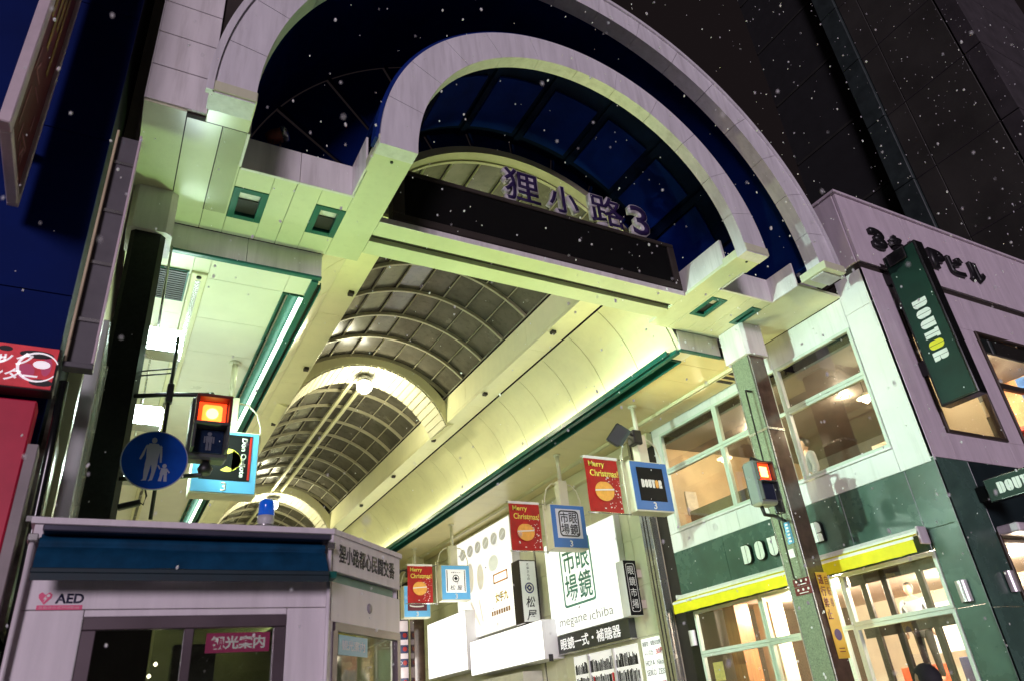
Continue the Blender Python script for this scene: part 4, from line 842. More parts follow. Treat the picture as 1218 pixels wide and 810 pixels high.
# rooms behind the glass
cof = M('cafe_ceiling', (.13, .115, .10), .6, var=.15); pan = M('cafe_wall_warm', (.50, .37, .21), .55, var=.12, scale=2); woodm = M('cafe_wood', (.32, .13, .04), .4, var=.35, scale=4, streak=True); crm = M('cafe_cream', (.78, .70, .55), .5, var=.06)
box('upper_ceiling', (BX + .12, BY + .08, 6.46), (14.4, BYE, 6.50), cof, cb, 0); box('upper_floor', (BX + .08, BY + .08, 4.30), (14.4, BYE, 4.36), woodm, cb, 0)
box('interior_wall', (BX + .08, BYE - .08, 4.36), (14.4, BYE, 6.74), pan, cb, 0); box('interior_wall', (14.3, BY + .08, 4.36), (14.4, BY + 2.0, 6.46), M('orange_wall', (.65, .33, .16), .5, var=.4, scale=3), cb, 0); box('interior_wall', (14.3, BY + 2.0, 4.36), (14.4, BYE - .08, 6.46), cof, cb, 0); box('blue_poster', (14.27, 5.55, 5.95), (14.299, 5.95, 6.44), M('blue_poster', (.08, .22, .6), .4, var=.3, scale=8), cb, 0); box('red_shelf', (13.9, 5.6, 5.42), (14.29, 7.2, 5.50), red_m, cb)
box('partition', (11.9, 5.5, 4.36), (12.0, 9.3, 5.25), M('seat_back', (.10, .085, .05), .6, var=.2), cb); box('partition_cap', (11.88, 5.5, 5.25), (12.02, 7.6, 5.50), crm, cb); box('partition_cap', (11.88, 8.0, 5.25), (12.02, 9.3, 5.42), crm, cb)
box('bench_back', (BX + .3, 8.95, 4.36), (BX + .4, 10.6, 5.05), M('bench', (.18, .14, .07), .6, var=.2), cb)
blm = bpy.data.materials.new('translucent_blind'); blm.use_nodes = True; _n = blm.node_tree.nodes; _b = _n['Principled BSDF']; _b.inputs['Base Color'].default_value = (.8, .68, .48, 1)
_t = _n.new('ShaderNodeBsdfTranslucent'); _t.inputs[0].default_value = (.85, .72, .5, 1); _x = _n.new('ShaderNodeMixShader'); _x.inputs[0].default_value = .7
blm.node_tree.links.new(_b.outputs[0], _x.inputs[1]); blm.node_tree.links.new(_t.outputs[0], _x.inputs[2]); blm.node_tree.links.new(_x.outputs[0], _n['Material Output'].inputs['Surface'])
bld = raw('roller_blind', [(10.3, BY + .15, 4.5), (11.86, BY + .15, 4.5), (11.86, BY + .15, 6.73), (10.3, BY + .15, 6.73)], [[0, 1, 2, 3]], blm, cb)
box('room_divider', (12.05, BY + .08, 4.36), (12.1, BY + 2.0, 6.74), cof, cb, 0)
box('picture', (10.25, BYE - .11, 5.05), (10.55, BYE - .081, 5.55), M('framed_print', (.6, .55, .45), .4, var=.2, scale=10), cb)
def pendant(p, z, label, e=24, s=.07, col=WARM):
    t = thing('pendant_lamp', label, 'pendant lamp', (p[0], p[1], z), 'small warm pendant lamps inside the café')
    lathe('bulb', [(.01, 0), (s, .05), (s, .10), (.02, .15)], (p[0], p[1], z - .1), Z, warm_glow, t, 14); lathe('shade', [(s * 2.2, 0), (s * 1.6, .04), (.03, .10)], (p[0], p[1], z), Z, M('shade_glass', (.7, .6, .45), .3, var=.1), t, 16)
    tube('cord', [(p[0], p[1], z + .1), (p[0], p[1], 6.46 if z > 4 else 3.3)], .006, black_m, t, 5)
    light('bulb_light', 'POINT', (p[0], p[1], z - .14), e, col, t, size=.06)
pendant((11.1, 6.9), 6.06, 'warm pendant lamp with glass shade in the first café window from the corner'); pendant((10.9, 5.95), 6.10, 'warm pendant lamp right at the corner edge of the upper café window')
pendant((10.7, 10.0), 6.00, 'warm pendant lamp in the far upper café window'); pendant((10.5, 8.5), 6.03, 'warm pendant lamp just left of the pillar upstairs')
pendant((13.0, 6.1), 6.08, 'warm pendant lamp in the street-front upper window', 260)
def downlight(p, label, e, r=.06, col=WARM):
    t = thing('ceiling_spot', label, 'ceiling light', p, 'round ceiling spots inside the café')
    lathe('bezel', [(r + .025, 0), (r + .02, .012), (r, .012)], p, (0, 0, -1), steel_m, t, 16); lathe('disc', [(r, .008), (r, .016), (.001, .018)], p, (0, 0, -1), warm_glow, t, 16)
    light('spot_light', 'POINT', (p[0], p[1], p[2] - .12), e, col, t, size=r)
downlight((11.6, 7.6, 6.459), 'round ceiling spot in the middle of the upper café', 38); downlight((11.3, 6.2, 6.459), 'round ceiling spot near the corner in the upper café', 38); downlight((11.0, 9.4, 6.459), 'round ceiling spot at the far end of the upper café', 38)
# ground floor room
gw = M('cafe_ceiling_pale', (.62, .50, .42), .6, var=.08)
box('lower_ceiling', (BX + .17, BY + .08, 3.24), (14.4, BYE, 3.28), gw, cb, 0); box('lower_floor', (BX + .08, BY + .08, .1), (14.4, BYE, .12), woodm, cb, 0)
box('interior_wall', (14.3, BY + .08, .12), (14.4, BYE, 3.24), crm, cb, 0); box('interior_wall', (BX + .17, BYE - .08, .12), (14.3, BYE, 3.24), M('dark_brown_wall', (.07, .045, .03), .5, var=.3), cb, 0)
box('wood_column', (10.25, 10.2, .12), (10.62, 10.5, 3.24), woodm, cb); box('pale_column', (10.95, 10.0, .12), (11.3, 10.4, 3.24), crm, cb); box('menu_board', (13.2, 7.2, 2.1), (13.25, 8.6, 2.9), M('menu', (.7, .65, .6), .4, var=.3, scale=6, emit=(1, .93, .85), es=.8), cb, 0); box('menu_board', (13.2, 6.0, 2.1), (13.25, 7.1, 2.9), M('menu_dark', (.12, .10, .09), .4, var=.4, scale=8), cb, 0)
box('inner_window', (10.02, 7.9, 1.3), (10.03, 8.6, 2.3), M('poster_pale', (.75, .72, .68), .5, var=.1), cb, 0); box('poster', (10.0, 8.1, 1.6), (10.015, 8.4, 2.15), M('poster_dark', (.10, .11, .10), .5, var=.4, scale=12), cb, 0)
box('leaflet', (9.80, 10.3, 2.0), (9.803, 10.55, 2.3), M('leaflet_yellow', (.75, .6, .2), .5, var=.2, scale=20), cb, 0)
cn_ = thing('service_counter', 'bright service counter with machines inside the ground-floor café', 'counter', (12.4, 6.9, .12))
box('platform', (10.9, 7.1, .12), (11.7, 7.9, 1.615), woodm, cn_); box('top', (11.72, 6.0, 1.1), (13.0, 8.4, 1.15), crm, cn_); box('front', (11.75, 6.05, .12), (12.95, 8.35, 1.1), woodm, cn_); box('machine', (11.7, 6.3, 1.15), (12.1, 6.8, 1.75), steel_m, cn_, .02); box('display', (11.6, 7.6, 1.15), (12.0, 8.2, 1.9), M('display_red', (.6, .12, .05), .4, var=.4, scale=8), cn_, .01); box('register', (11.7, 7.0, 1.15), (11.95, 7.25, 1.95), M('reg', (.06, .07, .16), .4, var=.2), cn_, .01); box('sign_light', (11.62, 6.45, 1.95), (11.7, 6.75, 2.15), M('sign_cyan', (.2, .5, .6), .4, var=0, emit=(.4, .8, 1), es=1), cn_, .01)
for (p, lab) in (((11.0, 6.6, 3.24), 'ground-floor ceiling spot nearest the corner'), ((11.0, 8.4, 3.24), 'ground-floor ceiling spot behind the pillar'), ((12.4, 7.3, 3.24), 'ground-floor ceiling spot over the counter'), ((11.2, 9.6, 3.24), 'ground-floor ceiling spot at the far end'), ((12.0, 5.9, 3.24), 'ground-floor ceiling spot by the street window')):
    downlight(p, lab, 170, .07, (1, .82, .62))
# blade signs on the street front
bsg = thing('blade_sign', 'tall green projecting sign with vertical white café letters and a yellow O', 'projecting sign', (10.2, 5.0, 5.1))
box('case', (10.206, 4.72, 5.10), (10.42, 5.29, 7.68), black_gloss, bsg, .012); box('face', (10.20, 4.755, 5.135), (10.2055, 5.255, 7.64), green_sign, bsg, 0)
stencil((10.1995, 5.005, 6.24), (0, 0, -1), NY, .225, bsg, (letter_w, letter_y), pitch=1.24, ext=.004)
for z in (5.75, 7.35): box('bracket', (10.24, 5.291, z - .12), (10.38, 5.397, z + .12), black_gloss, bsg, .01)
box('top_unit', (10.16, 4.9, 7.45), (10.199, 5.2, 7.66), black_gloss, bsg, .01)
b2 = thing('blade_sign', 'small horizontal dark green projecting sign with café letters above the street window', 'projecting sign', (10.40, 4.9, 3.75))
box('case', (10.405, 4.30, 3.70), (10.52, 5.25, 4.02), black_gloss, b2, .01); box('face', (10.40, 4.32, 3.72), (10.4045, 5.23, 4.0), green_sign, b2, 0); stencil((10.3995, 4.78, 3.86), NY, Z, .15, b2, (letter_w, letter_y), ext=.003); box('bracket', (10.42, 5.251, 3.75), (10.5, 5.397, 3.95), black_gloss, b2)
bn = thing('building_letters', 'black raised building-name letters on the pale parapet', 'lettering', (12, BY, 8.1))
for s, x, w in (('3', 10.42, .36), ('条', 10.95, .46), ('K', 11.55, .40), ('P', 12.05, .42), ('ビ', 12.6, .48), ('ル', 13.2, .5)): text('letter', s, (x, BY - .028, 8.16), X, Z, letter_k, bn, h=.42, w=w, ext=.06, bold=.045)

# ------------------------------------------------------------------ glasses shop and inn along the right walkway
gs = thing('glasses_shop', 'cream tiled shop wall beyond the steel post on the right', 'building', (10, 13.6, 0))
tile_m = M('cream_wall_tile', (.66, .66, .48), .3, var=.08, scale=2)
for j in range(7):
    for k in range(11):
        y0 = 11.32 + .445 * k
        if 1 < j < 5 and 2.2 < (y0 - 10) < 5.0 and j == 99: continue
        box('wall_tile', (9.76, y0 + .004, .12 + .95 * j), (9.80, y0 + .441, .12 + .95 * j + .944), tile_m, gs, .003)
box('backing', (9.805, 11.0, 0), (9.9, 16.2, 6.8), frame_dark, gs, 0)
box('corner_post', (9.58, 11.30, .12), (9.76, 11.62, ZA - .002), steel_m, gs, .01)
for y in (11.40, 11.50): box('post_groove', (9.572, y, .12), (9.579, y + .02, ZA - .01), frame_dark, gs, 0)
box('wall_head', (9.60, 10.96, 6.55), (9.75, 44, 6.81), cream, gs)
glow_w = M('lightbox_white', (.8, .8, .8), .4, var=.02, emit=(.93, 1.0, .97), es=.72)
sgd = thing('seal_billboard', 'large white lit billboard with green seal characters over a dark strip', 'billboard', (9.6, 14, 2.95))
box('case', (9.60, 12.50, 3.375), (9.755, 15.50, 5.50), bwhite, sgd, .01); fc = box('face', (9.594, 12.52, 3.39), (9.599, 15.48, 5.48), glow_w, sgd, 0)
gink = M('seal_green', (.13, .36, .30), .5, var=0)
seal((9.593, 14.17, 4.62), NY, 1.30, 1.42, gink, fc, .05, .003)
text('print', 'megane', (9.593, 14.56, 3.58), NY, Z, M('print_grey', (.42, .42, .42), .5, var=0), fc, h=.20, w=1.15, ext=.002); text('print', 'ichiba', (9.593, 13.42, 3.615), NY, Z, bpy.data.materials['print_grey'], fc, h=.20, w=.90, ext=.002)
stp = box('strip', (9.588, 12.52, 2.98), (9.755, 15.48, 3.36), M('strip_dark', (.05, .055, .055), .4, var=.1), sgd, .005); text('print', '眼鏡一式・補聴器', (9.587, 14.0, 3.17), NY, Z, M('strip_white', (.8, .8, .8), .4, var=0, emit=(1, 1, 1), es=.55), stp, h=.25, w=2.35, ext=.003, bold=.008)
box('underside', (9.56, 12.5, 2.955), (9.755, 15.5, 2.978), steel_m, sgd, 0)
vb = thing('vertical_sign', 'narrow black projecting sign with white outlined characters beside the white billboard', 'projecting sign', (9.45, 12.0, 3.3))
box('case', (9.28, 12.006, 3.33), (9.60, 12.26, 4.40), bwhite, vb, .005); box('face', (9.285, 12.0, 3.335), (9.595, 12.0055, 4.395), face_k, vb, 0)
for i, c_ in enumerate('眼鏡市場'): text('print', c_, (9.44, 11.9985, 4.20 - .215 * i), X, Z, white_print, vb, h=.17, w=.15, ext=.002)
o_ = half(-.11, .11, -.47, .47, .05, .05, .05, .05); i_ = half(-.10, .10, -.46, .46, .045, .045, .045, .045); n = len(o_)
put('outline', mk([(u, 0, v) for u, v in o_ + i_] + [(u, -.002, v) for u, v in o_ + i_], [[k, (k + 1) % n, n + (k + 1) % n, n + k] for k in range(n)] + [[2 * n + k, 2 * n + (k + 1) % n, 3 * n + (k + 1) % n, 3 * n + k] for k in range(n)], white_print), (9.44, 11.9985, 3.87), vb)
for z in (4.15, 3.55): box('wall_bracket', (9.60, 12.05, z - .08), (9.757, 12.2, z + .08), M('bracket_pink', (.6, .5, .45), .5, var=.1), vb)
hs = thing('lens_sign', 'white wall sign listing lens makers in black and red', 'sign', (9.7, 12.0, 2.0))
box('board', (9.70, 11.66, 1.6), (9.755, 12.36, 2.92), M('hoya_face', (.8, .8, .8), .4, var=.02, emit=(.95, 1, .97), es=.55), hs, .005)
redp = M('red_ink', (.7, .03, .04), .5, var=0)
for s, z, h_, w_, mt_ in (('眼鏡型・調整追加無用', 2.82, .09, .62, letter_k), ('レンズ全', 2.66, .09, .26, letter_k), ('HOYA  Nikon', 2.47, .10, .6, letter_k), ('SEIKO  ZEISS', 2.30, .10, .6, letter_k), ('全29種', 2.08, .12, .5, redp)): text('print', s, (9.699, 12.01 + (.15 if s == 'レンズ全' else 0), z), NY, Z, mt_, hs, h=h_, w=w_, ext=.002)
text('print', '30種', (9.699, 11.82, 2.66), NY, Z, redp, hs, h=.12, w=.24, ext=.002, bold=.02)
bw = thing('barred_window', 'lit shop window crowded with black and white vertical lettering strips under the billboard', 'window', (9.75, 13.7, 1.2))
box('pane', (9.745, 12.55, 1.0), (9.755, 14.95, 2.88), M('lit_window', (.75, .75, .72), .4, var=.1, scale=5, emit=(1, 1, .95), es=.45), bw, 0); rr = random.Random(3)
for k in range(58):
    y = 12.6 + .04 * k
    box('strip', (9.735, y, rr.choice((1.1, 1.6, 1.9))), (9.744, y + rr.uniform(.012, .03), 2.42 + rr.uniform(-.03, .03)), redp if k in (22, 23, 40) else letter_k, bw, 0)
    box('strip', (9.735, y, 2.50), (9.744, y + rr.uniform(.012, .03), 2.68 + rr.uniform(-.04, .08)), letter_k, bw, 0)
for y in (13.35, 14.3): box('mullion', (9.70, y, 1.0), (9.744, y + .06, 2.88), bwhite, bw)
inn = thing('kimono_shop', 'pale shop front with glowing white boxes farther along the right walkway', 'building', (10, 20, 0))
for j in range(4):
    for k in range(10): box('wall_tile', (9.76, 16.3 + .9 * k + .004, .12 + 1.68 * j), (9.80, 16.3 + .9 * k + .896, .12 + 1.68 * j + 1.67), tile_m, inn, .003)
box('backing', (9.805, 16.2, 0), (9.9, 44, 6.8), frame_dark, inn, 0); box('shutter_box', (9.2, 16.4, 2.2), (9.74, 22, 2.75), M('shutter_box', (.6, .6, .5), .5, var=.1), inn)
for k in range(22): box('shutter_slat', (9.70, 16.6, .15 + .093 * k), (9.755, 21.8, .15 + .093 * k + .085), M('shutter', (.6, .58, .5), .45, .2, var=.05) if k == 0 else bpy.data.materials['shutter'], inn, .004)
pb = thing('poster_billboard', 'tall pale lit poster board with grey ovals along its top', 'billboard', (9.6, 18.8, 3.9))
box('case', (9.52, 17.0, 3.88), (9.755, 20.6, 6.72), bwhite, pb, .01); pf = box('face', (9.514, 17.03, 3.9), (9.519, 20.57, 6.7), M('poster_face', (.8, .79, .75), .4, var=.04, scale=.8, emit=(1, .98, .92), es=.8), pb, 0)
ogr = M('oval_grey', (.6, .6, .57), .5, var=.1, emit=(1, .98, .92), es=.22)
for k in range(6): polys('oval', [circ(0, 0, .20, .17, 20)], (9.513, 17.45 + .52 * k, 6.30), NY, Z, ogr, pf, .003); polys('oval_sheen', [[(-.12, -.05), (.10, .08), (.12, .04), (-.10, -.09)]], (9.5095, 17.45 + .52 * k, 6.30), NY, Z, face_w, pf, .002)
for (y, z, w_, h_, mt_) in ((19.6, 5.55, .22, .42, 'tan'), (18.95, 5.45, .22, .36, 'tan2'), (18.1, 5.65, .3, .22, 'aqua')):
    polys('picture', [circ(0, 0, w_, h_, 20)], (9.513, y, z), NY, Z, M('poster_' + mt_, {'tan': (.72, .66, .54), 'tan2': (.66, .63, .5), 'aqua': (.66, .76, .70)}[mt_], .5, var=.15, scale=6, emit=(1, .95, .85), es=.35), pf, .003)
polys('picture', [[(-.5, .1), (-.42, .15), (.1, -.55), (.05, -.62), (-.2, -.35)], [(.05, .12), (.12, .1), (.3, -.5), (.22, -.52)]], (9.513, 19.2, 4.75), NY, Z, M('poster_skin', (.8, .70, .6), .5, var=.1, emit=(1, .9, .8), es=.4), pf, .003)
polys('frame_print', [rect(-.42, -.13, .42, -.09), rect(-.42, .09, .42, .13), rect(-.42, -.13, -.36, .13), rect(.36, -.13, .42, .13)], (9.513, 17.75, 5.22), NY, Z, M('poster_orange', (.85, .38, .08), .5, var=.1), pf, .003)
text('print', '女手九', (9.513, 17.75, 4.72), NY, Z, M('poster_gold', (.85, .62, .05), .5, var=0), pf, h=.26, w=.75, ext=.003, bold=.03); polys('bar_print', [rect(-.55 + .14 * k, -.06, -.45 + .14 * k, .06) for k in range(8)], (9.513, 17.85, 4.35), NY, Z, M('poster_brown', (.45, .25, .12), .5, var=0), pf, .003)
ms = thing('brush_sign', 'narrow grey projecting sign with blue diamond emblem and black brush characters', 'projecting sign', (9.3, 16.0, 3.7))
box('case', (9.12, 16.007, 3.78), (9.62, 16.4, 5.28), frame_dark, ms, .01); box('face', (9.15, 16.0, 3.81), (9.59, 16.0065, 5.25), M('brush_face', (.62, .64, .6), .4, var=.05, emit=(.8, .85, .8), es=.22), ms, 0)
for i, c_ in enumerate('京都きもの'): text('print', c_, (9.37, 15.9985, 5.17 - .088 * i), X, Z, letter_k, ms, h=.065, ext=.002)
navy = M('emblem_navy', (.02, .03, .2), .4, var=0); polys('emblem', [circ(0, 0, .13, n=24)], (9.37, 15.9985, 4.60), X, Z, navy, ms, .002); polys('emblem_gap', [circ(0, 0, .10, n=24)], (9.37, 15.9962, 4.60), X, Z, white_print, ms, .001); polys('emblem_core', [[(0, .085), (.085, 0), (0, -.085), (-.085, 0)]], (9.37, 15.9948, 4.60), X, Z, navy, ms, .001); polys('emblem_eye', [[(0, .035), (.035, 0), (0, -.035), (-.035, 0)]], (9.37, 15.9935, 4.60), X, Z, white_print, ms, .001)
text('print', '松', (9.37, 15.9985, 4.27), X, Z, letter_k, ms, h=.26, w=.26, ext=.002, bold=.01, shear=.2); text('print', '屋', (9.37, 15.9985, 3.96), X, Z, letter_k, ms, h=.24, w=.28, ext=.002, bold=.01, shear=.2)
glow_hot = M('lightbox_hot', (.85, .85, .85), .4, var=.0, emit=(1, .99, .97), es=1.6)
lb = thing('glowing_lightbox', 'overexposed white lightbox over the shop, below the tall poster board', 'lightbox', (9.3, 17.3, 2.95)); box('face', (9.194, 15.32, 2.92), (9.2, 19.2, 3.74), glow_hot, lb, 0); box('case', (9.201, 15.3, 2.9), (9.74, 19.22, 3.76), bwhite, lb, .01); box('bracket', (9.3, 15.26, 2.85), (9.4, 15.299, 3.0), black_m, lb)
lb2 = thing('glowing_lightbox', 'overexposed white lightbox farther in, left of the poster board', 'lightbox', (9.3, 20.8, 3.0)); box('face', (9.194, 19.45, 3.1), (9.2, 22.2, 4.62), glow_hot, lb2, 0); box('case', (9.201, 19.43, 3.08), (9.74, 22.22, 4.64), bwhite, lb2, .01)
for l_, y, e in ((lb, 17.3, 60), (lb2, 20.8, 60)): light('box_light', 'AREA', (9.18, y, 3.4), e, (1, .98, .92), l_, (-1, 0, 0), .8, 2.6)
dp = thing('dark_column', 'dark brown column between the far signs', 'pillar', (8.9, 22.9, .1)); box('shaft', (8.9, 22.6, .12), (9.25, 22.95, 6.5), brown_m, dp, .01); box('collar', (8.87, 22.57, 6.5), (9.28, 22.98, ZA), cream, dp, .01)
ns_ = thing('shop_curtain_signs', 'stack of small navy and red shop signs beside the far dark column', 'signs', (8.4, 23, 2.5))
for k, (z, c_) in enumerate(((4.45, 'n'), (4.05, 'n'), (3.65, 'n'), (3.1, 'b'))):
    box('plate', (8.35, 23.0, z - .12), (8.85, 23.06, z + .12), M('plate_navy', (.02, .03, .12), .4, var=.2) if k == 0 else bpy.data.materials['plate_navy'], ns_, .01); text('print', ('わ', '円', 'もつ', '酒')[k], (8.52, 22.998, z), X, Z, white_print, ns_, h=.13, ext=.002)
    polys('red_mark', [circ(0, 0, .07, n=14)], (8.74, 22.998, z), X, Z, red_m, ns_, .003)
box('back_board', (8.3, 23.07, 2.2), (8.88, 23.1, 4.9), M('pink_board', (.6, .5, .5), .5, var=.2, emit=(1, .85, .85), es=.4), ns_)

# ------------------------------------------------------------------ towers and left-hand buildings
tw = thing('dark_tower', 'dark tall tower with stone panels behind the café building', 'building', (24, 8, 0))
tdk = M('tower_panel', (.036, .034, .030), .6, var=.3, scale=.6); tst = M('tower_stone', (.034, .029, .033), .8, var=.35, scale=2, bump=.1, bscale=15); tteal = M('tower_teal', (.03, .042, .042), .4, var=.3)
for k in range(17):
    z = 2.0 + 2.68 * k
    box('facade_panel', (20.20, 5.95, z), (20.30, 7.88, z + 2.65), tdk, tw, .01); box('facade_panel', (20.20, 7.90, z), (20.30, 8.55, z + 2.65), tdk, tw, .01)
    box('corner_pilaster', (20.08, 8.57, z), (20.30, 9.25, z + 2.66), tteal, tw, .02)
    for j in range(4): box('stone_panel', (20.2 + 1.4 * j, 5.40, z), (20.2 + 1.4 * j + 1.39, 5.9, z + 2.65), tst, tw, .01)
    box('ledge', (20.19, 5.93, z + 2.652), (20.31, 8.55, z + 2.678), tst, tw, 0)
box('core', (20.31, 5.91, 0), (27, 9.3, 48), dark_m, tw, 0)
tb = thing('black_tower', 'nearly black tower to the left of the panelled one', 'building', (24, 11, 0)); box('body', (20.4, 9.3, 0), (28, 12.2, 60), dark_m, tb, 0)
for k in range(19): box('band', (20.37, 9.35, 3 * k + 1.0), (20.399, 12.15, 3 * k + 1.1), M('black_band', (.022, .022, .02), .7, var=.2) if k == 0 else bpy.data.materials['black_band'], tb, 0)
lb_ = thing('blue_building', 'tall deep-blue building at the left edge', 'building', (-6, 8, 0)); bl_m = M('deep_blue_facade', (.001, .009, .085), .7, var=.3, scale=.5, spec=.1)
for k in range(13):
    for j in range(5): box('facade_panel', (-.53 - 2.0 * (j + 1), 5.60, 1.6 * k), (-.53 - 2.0 * j - .01, 5.66, 1.6 * k + 1.59), bl_m, lb_, 0)
box('body', (-10.5, 5.661, 0), (-.56, 7.0, 20.8), dark_m, lb_, 0); box('body', (-10.5, 7.0, 0), (-.45, 44, 14), cream, lb_, 0)
sgn = thing('blade_sign', 'maroon projecting sign with pale frame at the top left', 'projecting sign', (-1.05, 4.9, 5.3))
fpk = M('pale_sign_frame', (.60, .5, .54), .5, var=.15); mrn = M('maroon_face', (.12, .012, .022), .4, var=.3, scale=4)
z0, z1 = 5.38, 9.6
box('front_edge', (-1.075, 4.47, z0), (-1.0, 4.58, z1), fpk, sgn, .008); box('bottom_edge', (-1.075, 4.582, z0), (-1.0, 5.38, z0 + .06), fpk, sgn, .008); box('rear_edge', (-1.075, 5.38, z0), (-1.0, 5.42, z1), fpk, sgn, .006)
box('core', (-1.07, 4.582, z0 + .062), (-1.03, 5.379, z1 - .01), mrn, sgn, 0)
gold = M('dim_gold', (.30, .19, .05), .5, var=.2); dpk = M('dim_pink', (.40, .17, .20), .5, var=.2); rs_ = random.Random(5)
for y, z0_, z1_ in ((4.75, 6.75, 7.6), (4.90, 6.55, 7.9), (5.02, 6.9, 7.4), (5.14, 6.5, 7.9)): polys('gold_stroke', [[(-.035, 0), (.03, .02), (.035, z1_ - z0_), (-.03, z1_ - z0_ - .03)]], (-1.029, y, z0_), Y, Z, gold, sgn, .004)
for k in range(13):
    y, z = rs_.uniform(4.75, 5.2), rs_.uniform(5.55, 6.4); a = rs_.choice((0.2, 1.4, -.7, .9)); L_ = rs_.uniform(.06, .14); u, v = math.cos(a) * L_, math.sin(a) * L_
    polys('pink_stroke', [[(-u, -v), (-u + .02, -v - .012), (u, v), (u - .02, v + .012)]], (-1.029, y, z), Y, Z, dpk, sgn, .004)
for z in (6.0, 8.4): box('arm', (-1.12, 5.42, z), (-1.04, 5.598, z + .08), fpk, sgn)
ts = thing('sign_frame', 'tall narrow empty sign frame with metal straps left of the dark pillar', 'sign frame', (-.39, 5.3, 4.1))
gryp = M('frame_panel_grey', (.10, .095, .105), .5, var=.2); box('panel', (-.455, 5.335, 4.12), (-.305, 5.36, 6.25), gryp, ts, 0); box('rail', (-.475, 5.28, 4.10), (-.456, 5.37, 6.27), M('rail_tan', (.55, .46, .30), .45, var=.2), ts); box('rail', (-.304, 5.27, 4.10), (-.285, 5.37, 6.26), fpk, ts)
for z in (5.95, 5.45, 4.95, 4.45): s_ = box('strap', (-.452, 5.32, z), (-.308, 5.334, z + .03), steel_m, ts, .002); 
box('base', (-.475, 5.28, 4.06), (-.285, 5.38, 4.099), gryp, ts)
sh = thing('glossy_panel', 'glossy pale vertical panel below the sign frame reflecting the floodlights', 'panel', (-.3, 6.2, 0)); box('sheet', (-.36, 5.75, .1), (-.26, 6.62, 4.72), M('gloss_white', (.75, .80, .77), .12, .35, var=.05), sh, .008); box('edge', (-.259, 6.60, .1), (-.245, 6.63, 4.72), steel_m, sh, 0)
rs = thing('red_shop_sign', 'crimson shop fascia at the far left', 'sign', (-1.3, 5.3, 2.2)); box('board', (-3, 5.32, 1.8), (-.565, 5.5, 3.80), M('crimson', (.42, .006, .04), .4, var=.15, emit=(.6, .01, .05), es=.05), rs, .01); box('return', (-.563, 5.33, 1.8), (-.50, 5.5, 3.5), M('return_grey', (.25, .22, .22), .5, var=.2), rs, .004)
scn = thing('video_screen', 'bright red video screen with white characters above the crimson fascia', 'screen', (-1.2, 5.2, 3.84)); box('case', (-3, 5.215, 3.83), (-.487, 5.35, 4.15), black_m, scn, .005); box('picture', (-3, 5.205, 3.84), (-.50, 5.214, 4.14), M('screen_red', (.5, .03, .04), .4, var=.6, scale=5, emit=(.8, .05, .07), es=.22), scn, 0)
for k, (x, z, w_, h_, c_) in enumerate(((-.62, 4.08, .10, .03, 'k'), (-.56, 3.88, .07, .025, 'k'), (-.66, 3.95, .05, .06, 'p'), (-.80, 4.10, .04, .02, 'k'), (-.55, 4.0, .03, .07, 'p'))): polys('picture_patch', [circ(0, 0, w_, h_, 14)], (x, 5.2045, z), X, Z, black_m if c_ == 'k' else pink_print, scn, .0006)
for s, x, z, h_ in (('ック', -.73, 4.035, .10), ('ンター', -.73, 3.92, .09), ('パピ', -.95, 3.97, .14)): text('print', s, (x, 5.2035, z), X, Z, M('screen_white', (.8, .8, .8), .5, var=0, emit=(1, .9, .95), es=.45) if h_ == .10 else bpy.data.materials['screen_white'], scn, h=h_, ext=.001, shear=.25, bold=.02)
polys('swirl', [circ(0, 0, .12, .11, 24, 20, 330) + circ(.005, 0, .108, .098, 24, 20, 330)[::-1], circ(.02, .02, .05, .03, 16)], (-.60, 5.2035, 3.99), X, Z, bpy.data.materials['screen_white'], scn, .001)
po = thing('side_poster', 'pale panel with painted reflections beside the crimson fascia', 'poster', (-.47, 6.2, 2.4)); box('sheet', (-.52, 5.68, 2.4), (-.49, 6.9, 4.0), M('poster_reflection_tone', (.5, .5, .42), .3, var=.8, scale=4), po, 0)  # uneven tone puts the panel's reflections into its colour
pp = thing('black_pipe', 'black drainpipe between the crimson fascia and the pale panel', 'pipe', (-.46, 5.45, 2)); tube('pipe', [(-.44, 5.3, 3.95), (-.43, 5.35, 3.4), (-.42, 5.5, 2.0), (-.42, 5.5, .1)], .03, black_gloss, pp, 10); box('clip', (-.48, 5.36, 3.0), (-.38, 5.5, 3.04), steel_m, pp)

